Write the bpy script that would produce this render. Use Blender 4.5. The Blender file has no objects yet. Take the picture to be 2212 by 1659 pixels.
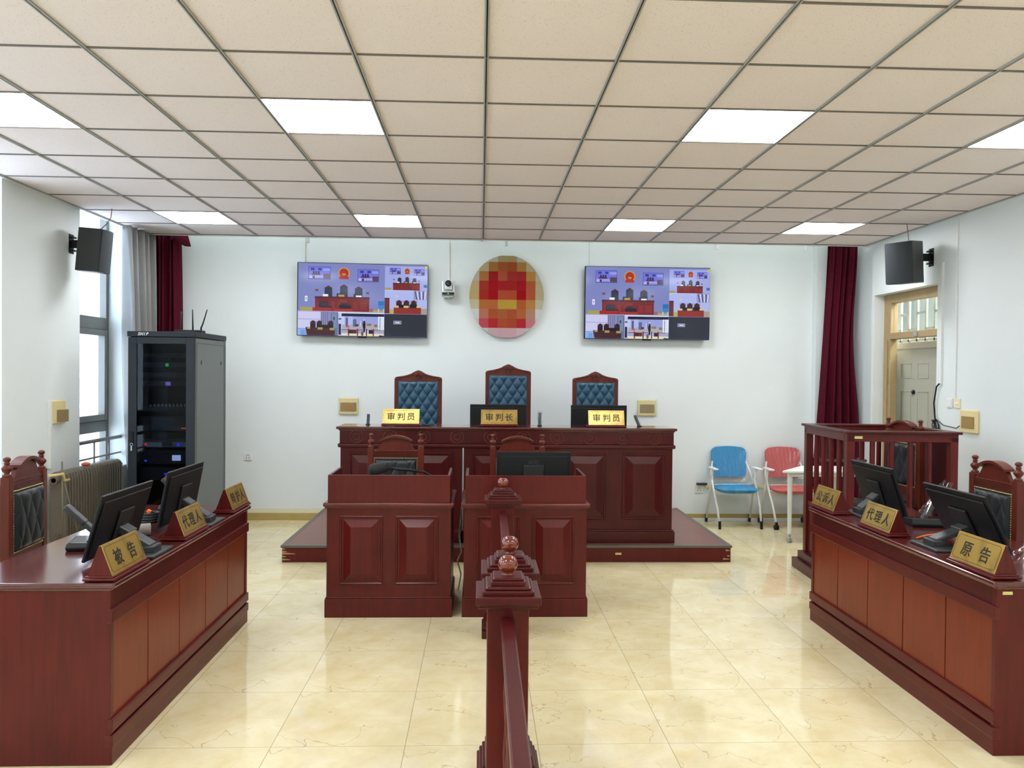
import bpy, bmesh, math, random
from mathutils import Vector, Matrix
random.seed(4)
SC = bpy.context.scene
COL = SC.collection
PI = math.pi
T = Matrix.Translation
def RX(a): return Matrix.Rotation(a, 4, 'X')
def RY(a): return Matrix.Rotation(a, 4, 'Y')
def RZ(a): return Matrix.Rotation(a, 4, 'Z')
R90 = PI / 2

# ---------------------------------------------------------------- materials
def lin(c):
    o = []
    for v in c:
        v = v / 255.0
        o.append(v / 12.92 if v <= .04045 else ((v + .055) / 1.055) ** 2.4)
    return (o[0], o[1], o[2], 1)
def hexc(h): return (int(h[0:2], 16), int(h[2:4], 16), int(h[4:6], 16))
class NT:
    def __init__(s, name):
        s.m = bpy.data.materials.new(name); s.m.use_nodes = True
        s.t = s.m.node_tree; s.b = s.t.nodes['Principled BSDF']; s.out = s.t.nodes['Material Output']
    def n(s, typ, **kw):
        d = s.t.nodes.new(typ)
        for k, v in kw.items():
            if k in ('operation', 'blend_type', 'data_type', 'feature', 'distance', 'attribute_name', 'noise_dimensions', 'wave_type', 'bands_direction', 'interpolation_type', 'clamp'): setattr(d, k, v)
            else: d.inputs[k.replace('_', ' ')].default_value = v
        return d
    def l(s, a, ao, b, bi): s.t.links.new(a.outputs[ao], b.inputs[bi])
    def math(s, op, a, b=None, c=None):
        d = s.t.nodes.new('ShaderNodeMath'); d.operation = op
        for i, v in enumerate((a, b, c)):
            if v is None: continue
            if isinstance(v, (int, float)): d.inputs[i].default_value = v
            else: s.t.links.new(v, d.inputs[i])
        return d.outputs[0]
    def mix(s, fac, a, b):
        d = s.t.nodes.new('ShaderNodeMix'); d.data_type = 'RGBA'
        for i, v in ((0, fac), (6, a), (7, b)):
            if isinstance(v, (int, float)): d.inputs[i].default_value = v
            elif isinstance(v, tuple): d.inputs[i].default_value = v
            else: s.t.links.new(v, d.inputs[i])
        return d.outputs[2]
    def base(s, v): s.t.links.new(v, s.b.inputs['Base Color'])
    def set(s, **kw):
        for k, v in kw.items(): s.b.inputs[k.replace('_', ' ')].default_value = v
    def bump(s, h, strength=.2, dist=.01):
        d = s.t.nodes.new('ShaderNodeBump'); d.inputs['Strength'].default_value = strength; d.inputs['Distance'].default_value = dist
        s.t.links.new(h, d.inputs['Height']); s.t.links.new(d.outputs[0], s.b.inputs['Normal'])

def plain(name, rgb, rough=.5, metal=0, var=.06, scale=30, coat=0, spec=.5, bump=0):
    t = NT(name); c = lin(rgb)
    tc = t.n('ShaderNodeTexCoord'); nz = t.n('ShaderNodeTexNoise', Scale=scale, Detail=3.0)
    t.l(tc, 'Object', nz, 'Vector')
    d = tuple(x * (1 - var) for x in c[:3]) + (1,); e = tuple(min(1, x * (1 + var)) for x in c[:3]) + (1,)
    t.base(t.mix(nz.outputs[0], d, e))
    t.set(Roughness=rough, Metallic=metal, Coat_Weight=coat, Coat_Roughness=.1, Specular_IOR_Level=spec)
    if bump: t.bump(nz.outputs[0], bump, .005)
    return t.m
def wood(name, rgb, rgb2, rough=.36, coat=.12, axis=2, spec=.28):
    t = NT(name); tc = t.n('ShaderNodeTexCoord'); mp = t.n('ShaderNodeMapping')
    sc = [26, 26, 26]; sc[axis] = 2.2; mp.inputs['Scale'].default_value = sc
    t.l(tc, 'Object', mp, 'Vector')
    nz = t.n('ShaderNodeTexNoise', Scale=1.6, Detail=5.0, Roughness=.6); t.l(mp, 0, nz, 'Vector')
    n2 = t.n('ShaderNodeTexNoise', Scale=3.0, Detail=2.0); t.l(tc, 'Object', n2, 'Vector')
    f = t.math('ADD', t.math('MULTIPLY', nz.outputs[0], .6), t.math('MULTIPLY', n2.outputs[0], .4))
    f = t.math('MULTIPLY_ADD', f, 2.2, -.6)
    t.base(t.mix(f, lin(rgb2), lin(rgb)))
    t.set(Roughness=rough, Coat_Weight=coat, Coat_Roughness=.12, Specular_IOR_Level=spec)
    return t.m
def emit(name, rgb, strength=1.0):
    t = NT(name); t.set(Emission_Color=lin(rgb), Emission_Strength=strength, Base_Color=lin(rgb), Roughness=.4)
    return t.m
def glass(name, tint, refl=.08, trans=1.0, rough=.02):
    t = NT(name)
    tr = t.n('ShaderNodeBsdfTransparent', Color=lin(tint)); gl = t.n('ShaderNodeBsdfGlossy', Roughness=rough)
    mx = t.n('ShaderNodeMixShader', Fac=refl); t.l(tr, 0, mx, 1); t.l(gl, 0, mx, 2); t.l(mx, 0, t.out, 'Surface')
    return t.m
def attrmat(name, emission=False):
    t = NT(name); a = t.n('ShaderNodeAttribute', attribute_name='col')
    if emission:
        t.set(Base_Color=(0, 0, 0, 1), Roughness=.10, Emission_Strength=.92, Specular_IOR_Level=.3)
        t.l(a, 'Color', t.b, 'Emission Color')
    else:
        t.l(a, 'Color', t.b, 'Base Color'); t.set(Roughness=.5, Specular_IOR_Level=.12)
    return t.m

W = wood('mahogany', (99, 23, 19), (68, 14, 13))
WH = wood('mahogany_horizontal', (97, 24, 20), (66, 15, 14), axis=0)
WD = wood('dark_mahogany', (82, 19, 18), (55, 12, 13))
WP = wood('desk_panel_wood', (126, 46, 20), (100, 34, 15), rough=.34)
WT2 = wood('ledge_wood', (106, 30, 25), (78, 20, 18), rough=.26, coat=.3, axis=0, spec=.4)
WT = wood('desk_top_wood', (92, 32, 30), (70, 24, 23), rough=.18, coat=.8, axis=0, spec=.5)
WC = wood('chair_wood', (104, 40, 24), (74, 26, 18))
WB = wood('finial_wood', (126, 48, 22), (92, 32, 16), rough=.16, coat=.7, spec=.5)
GROOVE = plain('groove_shadow', (44, 14, 12), .5)
BLUE = plain('blue_leather', (36, 74, 96), .42, var=.12, scale=14)
BLACKL = plain('black_leather', (34, 38, 40), .38, var=.15, scale=12)
BRASSN = plain('brass_nail', (190, 170, 125), .3, .9)
BLK = plain('black_plastic', (19, 21, 23), .5, spec=.3)
BLK2 = plain('charcoal_plastic', (48, 49, 50), .4)
DKG = plain('dark_grey_steel', (30, 36, 43), .5, spec=.35)
SIDEG = plain('grey_side_steel', (106, 112, 111), .5)
WHT = plain('white_plastic', (226, 228, 224), .4)
WSTEEL = plain('white_steel', (222, 224, 216), .35)
SILV = plain('silver', (190, 192, 194), .3, .8)
CREAM = plain('cream_plastic', (226, 208, 150), .4)
CREAM2 = plain('pale_cream_plastic', (232, 222, 178), .4)
TAN = plain('smoked_cover', (150, 118, 62), .25)
TANG = plain('grey_smoked_cover', (140, 122, 88), .25)
CLR = glass('clear_film', (248, 250, 250), .09, rough=.12)
WALL = plain('white_wall_paint', (222, 228, 226), .75, var=.02, scale=4, bump=.05)
WALLC = plain('cream_wall_paint', (222, 218, 192), .7, var=.03, scale=8)
SKIRT = plain('tan_stone_skirting', (176, 154, 92), .25, var=.12, scale=9)
REDV = plain('burgundy_velvet', (74, 8, 28), .85, var=.22, scale=20, spec=.15)
GREYC = plain('grey_curtain_satin', (122, 122, 120), .36, var=.12, scale=6)
RAD = plain('radiator_paint', (112, 104, 90), .4, .3, var=.1)
ALU = plain('bronze_grey_aluminium', (112, 112, 108), .4, .4)
DOORG = plain('grey_door_paint', (168, 166, 150), .5)
DOORF = plain('tan_door_frame', (162, 140, 100), .5, var=.12, scale=12)
CARDB = plain('cardboard', (176, 134, 82), .8, var=.08)
ORANGE = plain('orange_plastic', (240, 110, 20), .4)
YEL = plain('yellow_paint', (216, 196, 120), .5)
BLUEF = plain('blue_fabric', (48, 142, 196), .75, var=.1, scale=60)
PINKF = plain('red_fabric', (208, 98, 98), .75, var=.1, scale=60)
CARPET = wood('platform_laminate', (128, 84, 72), (104, 62, 54), rough=.4, coat=.2, axis=0)
EDGE = plain('grey_metal_edge', (104, 98, 90), .45, .4)
LIGHT = emit('light_panel', (247, 250, 255), 25.0)
GLASS = glass('window_glass', (250, 252, 252), .06)
TINT = glass('tinted_rack_glass', (178, 186, 196), .014)
SCREEN = attrmat('screen_picture', True)
MOSAIC = attrmat('mosaic_paint')
STICK = plain('yellow_label', (206, 196, 120), .5)
STICKY = plain('bright_yellow_sticker', (226, 214, 40), .5)
INK = plain('black_ink', (24, 20, 14), .5)
INKW = plain('white_ink', (225, 228, 230), .5)
FOAM = plain('grey_foam', (132, 126, 118), .9, bump=.5, scale=200)
BFOAM = plain('black_foam', (34, 36, 36), .9, bump=.5, scale=200)
FEETR = plain('rubber', (22, 22, 22), .6)
WHITELAM = plain('white_laminate', (236, 238, 232), .3)
LED = {k: emit('led_' + k, c, 1.6) for k, c in dict(green=(40, 255, 110), blue=(70, 70, 255), red=(255, 60, 70), white=(200, 215, 255), orange=(255, 110, 40), violet=(150, 110, 220)).items()}

def brass_mat(name='brass_plate', c1=(192, 162, 90), c2=(160, 134, 72), sc=9.0, ro=.3):
    t = NT(name); tc = t.n('ShaderNodeTexCoord')
    n = t.n('ShaderNodeTexNoise', Scale=sc, Detail=4.0, Distortion=.6); t.l(tc, 'Object', n, 'Vector')
    r = t.math('MULTIPLY_ADD', n.outputs[0], 4.0, -1.9); r = t.math('MINIMUM', t.math('MAXIMUM', r, 0.0), 1.0)
    t.base(t.mix(r, lin(c1), lin(c2)))
    t.set(Metallic=.72, Roughness=ro)
    return t.m
BRASS = brass_mat()
BRASS2 = brass_mat('tarnished_brass_plate', (180, 148, 72), (112, 92, 48), 6.0, .36)

def floor_mat():
    t = NT('glossy_marble_tile'); tc = t.n('ShaderNodeTexCoord'); sx = t.n('ShaderNodeSeparateXYZ'); t.l(tc, 'Object', sx, 0)
    u = t.math('DIVIDE', t.math('SUBTRACT', sx.outputs[0], .2737), .6); v = t.math('DIVIDE', t.math('SUBTRACT', sx.outputs[1], .4904), .6)
    fu = t.math('FRACT', u); fv = t.math('FRACT', v)
    du = t.math('MINIMUM', fu, t.math('SUBTRACT', 1.0, fu)); dv = t.math('MINIMUM', fv, t.math('SUBTRACT', 1.0, fv))
    joint = t.math('MAXIMUM', t.math('LESS_THAN', du, .0028), t.math('MULTIPLY', t.math('LESS_THAN', dv, .0026), .9))
    cb = t.n('ShaderNodeCombineXYZ'); t.t.links.new(t.math('MULTIPLY', fu, .6), cb.inputs[0]); t.t.links.new(t.math('MULTIPLY', fv, .6), cb.inputs[1])
    t.t.links.new(t.math('MULTIPLY', t.math('FLOOR', u), .05), cb.inputs[2])
    n1 = t.n('ShaderNodeTexNoise', Scale=2.4, Detail=4.5, Distortion=.35); t.l(cb, 0, n1, 'Vector')
    vein = t.math('LESS_THAN', t.math('ABSOLUTE', t.math('SUBTRACT', n1.outputs[0], .5)), .0024)
    n3 = t.n('ShaderNodeTexNoise', Scale=3.0, Detail=2.0); t.l(cb, 0, n3, 'Vector')
    vein = t.math('MULTIPLY', vein, t.math('GREATER_THAN', n3.outputs[0], .44))
    n2 = t.n('ShaderNodeTexNoise', Scale=4.5, Detail=6.0, Roughness=.65, Distortion=.4); t.l(cb, 0, n2, 'Vector')
    f = t.math('MULTIPLY_ADD', n2.outputs[0], 2.2, -.6)
    c = t.mix(f, lin((213, 196, 147)), lin((231, 222, 186)))
    c = t.mix(t.math('MULTIPLY', vein, .42), c, lin((150, 116, 70)))
    c = t.mix(t.math('MULTIPLY', joint, .6), c, lin((110, 96, 66)))
    t.base(c); t.set(Roughness=.03, Specular_IOR_Level=.6)
    return t.m
def ceil_mat():
    t = NT('mineral_fibre_tile'); tc = t.n('ShaderNodeTexCoord')
    vo = t.n('ShaderNodeTexVoronoi', Scale=105.0, Randomness=1.0); t.l(tc, 'Object', vo, 'Vector')
    nz = t.n('ShaderNodeTexNoise', Scale=110.0, Detail=2.0); t.l(tc, 'Object', nz, 'Vector')
    sp = t.n('ShaderNodeSeparateColor'); t.l(vo, 'Color', sp, 0)
    dot = t.math('MULTIPLY', t.math('LESS_THAN', t.math('MULTIPLY_ADD', nz.outputs[0], .25, vo.outputs['Distance']), .27), t.math('GREATER_THAN', sp.outputs[0], .3))
    sx = t.n('ShaderNodeSeparateXYZ'); t.l(tc, 'Object', sx, 0)
    n2 = t.n('ShaderNodeTexNoise', Scale=1.1, Detail=3.0); t.l(tc, 'Object', n2, 'Vector')
    c = t.mix(n2.outputs[0], lin((230, 217, 212)), lin((236, 226, 222)))
    c = t.mix(t.math('MULTIPLY', dot, .8), c, lin((98, 84, 76)))
    t.base(c); t.set(Roughness=.85)
    return t.m
def brick_mat():
    t = NT('pale_outside_brick'); tc = t.n('ShaderNodeTexCoord'); mp = t.n('ShaderNodeMapping'); mp.inputs['Rotation'].default_value = (R90, 0, R90)
    t.l(tc, 'Object', mp, 0); b = t.n('ShaderNodeTexBrick', Scale=.8, Mortar_Size=.03); b.inputs['Color1'].default_value = lin((196, 176, 172)); b.inputs['Color2'].default_value = lin((204, 188, 184)); b.inputs['Mortar'].default_value = lin((232, 228, 226))
    t.l(mp, 0, b, 'Vector'); t.l(b, 'Color', t.b, 'Base Color'); t.set(Roughness=.8)
    return t.m
FLOORM = floor_mat(); CEILM = ceil_mat(); BRICK = brick_mat()

# ---------------------------------------------------------------- mesh builder
class MB:
    def __init__(s, M=None): s.bm = bmesh.new(); s.M = M or Matrix.Identity(4); s.mats = []
    def add(s, t, M=None, mat=None, smooth=False):
        mi = 0
        if mat is not None:
            if mat not in s.mats: s.mats.append(mat)
            mi = s.mats.index(mat)
        t.transform(s.M @ M if M else s.M)
        bmesh.ops.recalc_face_normals(t, faces=t.faces)
        for f in t.faces: f.material_index = mi; f.smooth = smooth
        me = bpy.data.meshes.new('tmp'); t.to_mesh(me); t.free(); s.bm.from_mesh(me); bpy.data.meshes.remove(me); return s
    def box(s, x0, x1, y0, y1, z0, z1, bev=0, M=None, mat=None, seg=2):
        t = bmesh.new(); bmesh.ops.create_cube(t, size=1)
        for v in t.verts:
            v.co = Vector(((x0 + x1) / 2 + v.co.x * (x1 - x0), (y0 + y1) / 2 + v.co.y * (y1 - y0), (z0 + z1) / 2 + v.co.z * (z1 - z0)))
        if bev: bmesh.ops.bevel(t, geom=list(t.edges), offset=bev, segments=seg, profile=.5, affect='EDGES')
        return s.add(t, M, mat)
    def prism(s, poly, axis, lo, hi, M=None, mat=None, bev=0, smooth=False):
        t = bmesh.new(); a = []; b = []
        for p, q in poly:
            for d, L in ((lo, a), (hi, b)):
                co = {'x': (d, p, q), 'y': (p, d, q), 'z': (p, q, d)}[axis]
                L.append(t.verts.new(co))
        n = len(poly)
        t.faces.new(a); t.faces.new(b[::-1])
        for i in range(n): t.faces.new((a[i], b[i], b[(i + 1) % n], a[(i + 1) % n]))
        if bev: bmesh.ops.bevel(t, geom=list(t.edges), offset=bev, segments=1, profile=.5, affect='EDGES')
        return s.add(t, M, mat, smooth)
    def cyl(s, p0, p1, r0, r1=None, n=16, M=None, mat=None, smooth=True):
        r1 = r0 if r1 is None else r1
        p0 = Vector(p0); p1 = Vector(p1); d = p1 - p0
        t = bmesh.new(); bmesh.ops.create_cone(t, cap_ends=True, segments=n, radius1=r0, radius2=r1, depth=d.length)
        q = T((p0 + p1) / 2) @ Vector((0, 0, 1)).rotation_difference(d).to_matrix().to_4x4()
        t.transform(q); s.add(t, M, mat, False)
        return s
    def tube(s, pts, r, n=8, M=None, mat=None, smooth=True, rot=0, cap=True):
        t = bmesh.new(); pts = [Vector(p) for p in pts]; rings = []
        up = None
        for i, p in enumerate(pts):
            d = (pts[min(i + 1, len(pts) - 1)] - pts[max(i - 1, 0)]).normalized()
            if up is None:
                up = Vector((0, 0, 1)) if abs(d.z) < .9 else Vector((0, 1, 0))
            sd = d.cross(up).normalized(); up = sd.cross(d).normalized()
            rr = r[i] if isinstance(r, (list, tuple)) else r
            rings.append([t.verts.new(p + (sd * math.cos(2 * PI * k / n + rot) + up * math.sin(2 * PI * k / n + rot)) * rr) for k in range(n)])
        for a, b in zip(rings, rings[1:]):
            for k in range(n): t.faces.new((a[k], a[(k + 1) % n], b[(k + 1) % n], b[k]))
        if cap: t.faces.new(rings[0]); t.faces.new(rings[-1][::-1])
        return s.add(t, M, mat, smooth)
    def lathe(s, prof, c=(0, 0, 0), n=20, M=None, mat=None, smooth=True):
        t = bmesh.new(); rings = []
        for r, z in prof:
            rings.append([t.verts.new((c[0] + max(r, 1e-4) * math.cos(2 * PI * k / n), c[1] + max(r, 1e-4) * math.sin(2 * PI * k / n), c[2] + z)) for k in range(n)])
        for a, b in zip(rings, rings[1:]):
            for k in range(n): t.faces.new((a[k], a[(k + 1) % n], b[(k + 1) % n], b[k]))
        t.faces.new(rings[0]); t.faces.new(rings[-1][::-1])
        return s.add(t, M, mat, smooth)
    def ball(s, c, r, sc=(1, 1, 1), M=None, mat=None, u=14, v=9):
        t = bmesh.new(); bmesh.ops.create_uvsphere(t, u_segments=u, v_segments=v, radius=r)
        for q in t.verts: q.co = Vector((c[0] + q.co.x * sc[0], c[1] + q.co.y * sc[1], c[2] + q.co.z * sc[2]))
        return s.add(t, M, mat, True)
    def ring(s, c, R, r, axis='y', n=28, k=6, M=None, mat=None):
        t = bmesh.new(); rings = []
        for i in range(n):
            a = 2 * PI * i / n; L = []
            for j in range(k):
                b = 2 * PI * j / k; q = R + r * math.cos(b); w = r * math.sin(b)
                p = (q * math.cos(a), w, q * math.sin(a)) if axis == 'y' else ((q * math.cos(a), q * math.sin(a), w) if axis == 'z' else (w, q * math.cos(a), q * math.sin(a)))
                L.append(t.verts.new(Vector(c) + Vector(p)))
            rings.append(L)
        for i in range(n):
            a, b = rings[i], rings[(i + 1) % n]
            for j in range(k): t.faces.new((a[j], a[(j + 1) % k], b[(j + 1) % k], b[j]))
        return s.add(t, M, mat, True)
    def grid(s, f, nu, nv, M=None, mat=None, smooth=True):
        t = bmesh.new(); g = [[t.verts.new(f(i / nu, j / nv)) for j in range(nv + 1)] for i in range(nu + 1)]
        for i in range(nu):
            for j in range(nv): t.faces.new((g[i][j], g[i + 1][j], g[i + 1][j + 1], g[i][j + 1]))
        return s.add(t, M, mat, smooth)
    def raised(s, x0, x1, z0, z1, y, b=.018, ch=.075, h=.022, M=None, mat=None):
        """bead frame and raised bevelled field on a face looking to -y"""
        s.box(x0, x1, y - .010, y + .01, z1 - b, z1, .004, M, mat, 1); s.box(x0, x1, y - .010, y + .01, z0, z0 + b, .004, M, mat, 1)
        s.box(x0, x0 + b, y - .010, y + .01, z0 + b, z1 - b, .004, M, mat, 1); s.box(x1 - b, x1, y - .010, y + .01, z0 + b, z1 - b, .004, M, mat, 1)
        a0, a1, c0, c1 = x0 + b, x1 - b, z0 + b, z1 - b
        t = bmesh.new(); o = [t.verts.new(p) for p in ((a0, y + .006, c0), (a1, y + .006, c0), (a1, y + .006, c1), (a0, y + .006, c1))]
        i = [t.verts.new(p) for p in ((a0 + ch, y - h, c0 + ch), (a1 - ch, y - h, c0 + ch), (a1 - ch, y - h, c1 - ch), (a0 + ch, y - h, c1 - ch))]
        t.faces.new(i)
        for k in range(4): t.faces.new((o[k], o[(k + 1) % 4], i[(k + 1) % 4], i[k]))
        b4 = [t.verts.new((v.co.x, y + .012, v.co.z)) for v in o]
        for k in range(4): t.faces.new((o[k], b4[k], b4[(k + 1) % 4], o[(k + 1) % 4]))
        t.faces.new(b4)
        return s.add(t, M, mat)
    def pad(s, x0, x1, z0, z1, y, H, a, b, ox, oz, pw=.4, nu=64, nv=64, edge=.03, M=None, mat=None, base=.02):
        def f(u, v):
            x = x0 + (x1 - x0) * u; z = z0 + (z1 - z0) * v
            U = (x - ox) / a + (z - oz) / (2 * b); V = (x - ox) / a - (z - oz) / (2 * b)
            h = (abs(math.sin(PI * U)) * abs(math.sin(PI * V))) ** pw
            e = min(min(x - x0, x1 - x), min(z - z0, z1 - z)) / edge; e = max(0, min(1, e)); e = math.sqrt(1 - (1 - e) ** 2)
            return (x, y - (base * e + H * h * e), z)
        return s.grid(f, nu, nv, M, mat)
def link(name, me, parent=None, mats=None, M=None):
    for m in (mats or []): me.materials.append(m)
    o = bpy.data.objects.new(name, me); COL.objects.link(o)
    if parent is not None: o.parent = parent
    if M is not None: o.matrix_local = M
    return o
def obj(name, mb, mat=None, parent=None, label=None):
    me = bpy.data.meshes.new(name); mb.bm.to_mesh(me); mb.bm.free()
    o = link(name, me, parent, mb.mats if mb.mats else [mat])
    if label: o['label'] = label
    return o
def tag(o, label, cat, group=None, kind=None):
    o['label'] = label; o['category'] = cat
    if group: o['group'] = group
    if kind: o['kind'] = kind
    return o
def thing(name, label, cat, loc=(0, 0, 0), rz=0, group=None):
    o = bpy.data.objects.new(name, None); COL.objects.link(o); o.empty_display_size = .1
    o.location = loc; o.rotation_euler = (0, 0, rz)
    return tag(o, label, cat, group)
def struct(name, mb, mat=None, parent=None):
    o = obj(name, mb, mat, parent)
    if parent is None: o['kind'] = 'structure'
    return o
def dup(root, loc, rz, label, group=None):
    r = root.copy(); COL.objects.link(r); r.location = loc; r.rotation_euler = (0, 0, rz); r['label'] = label
    if group: r['group'] = group
    for ch in list(root.children):
        c = ch.copy(); COL.objects.link(c); c.parent = r
        for g in list(ch.children):
            d = g.copy(); COL.objects.link(d); d.parent = c
    return r
def picture(name, shapes, parent, mat, M, step=.00006):
    """flat coloured polygons (u,v,colour) in one mesh, each a hair in front of the last; local plane xz, looking to -y"""
    me = bpy.data.meshes.new(name); vs = []; fs = []; cs = []
    for k, (poly, c) in enumerate(shapes):
        i = len(vs); vs += [(p[0], -k * step, p[1]) for p in poly]; fs.append(list(range(i, i + len(poly)))); cs.append(lin(c))
    me.from_pydata(vs, [], fs); at = me.color_attributes.new('col', 'FLOAT_COLOR', 'CORNER'); li = 0
    for f, c in zip(fs, cs):
        for _ in f: at.data[li].color = c; li += 1
    me.update()
    return link(name, me, parent, [mat], M)
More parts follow.
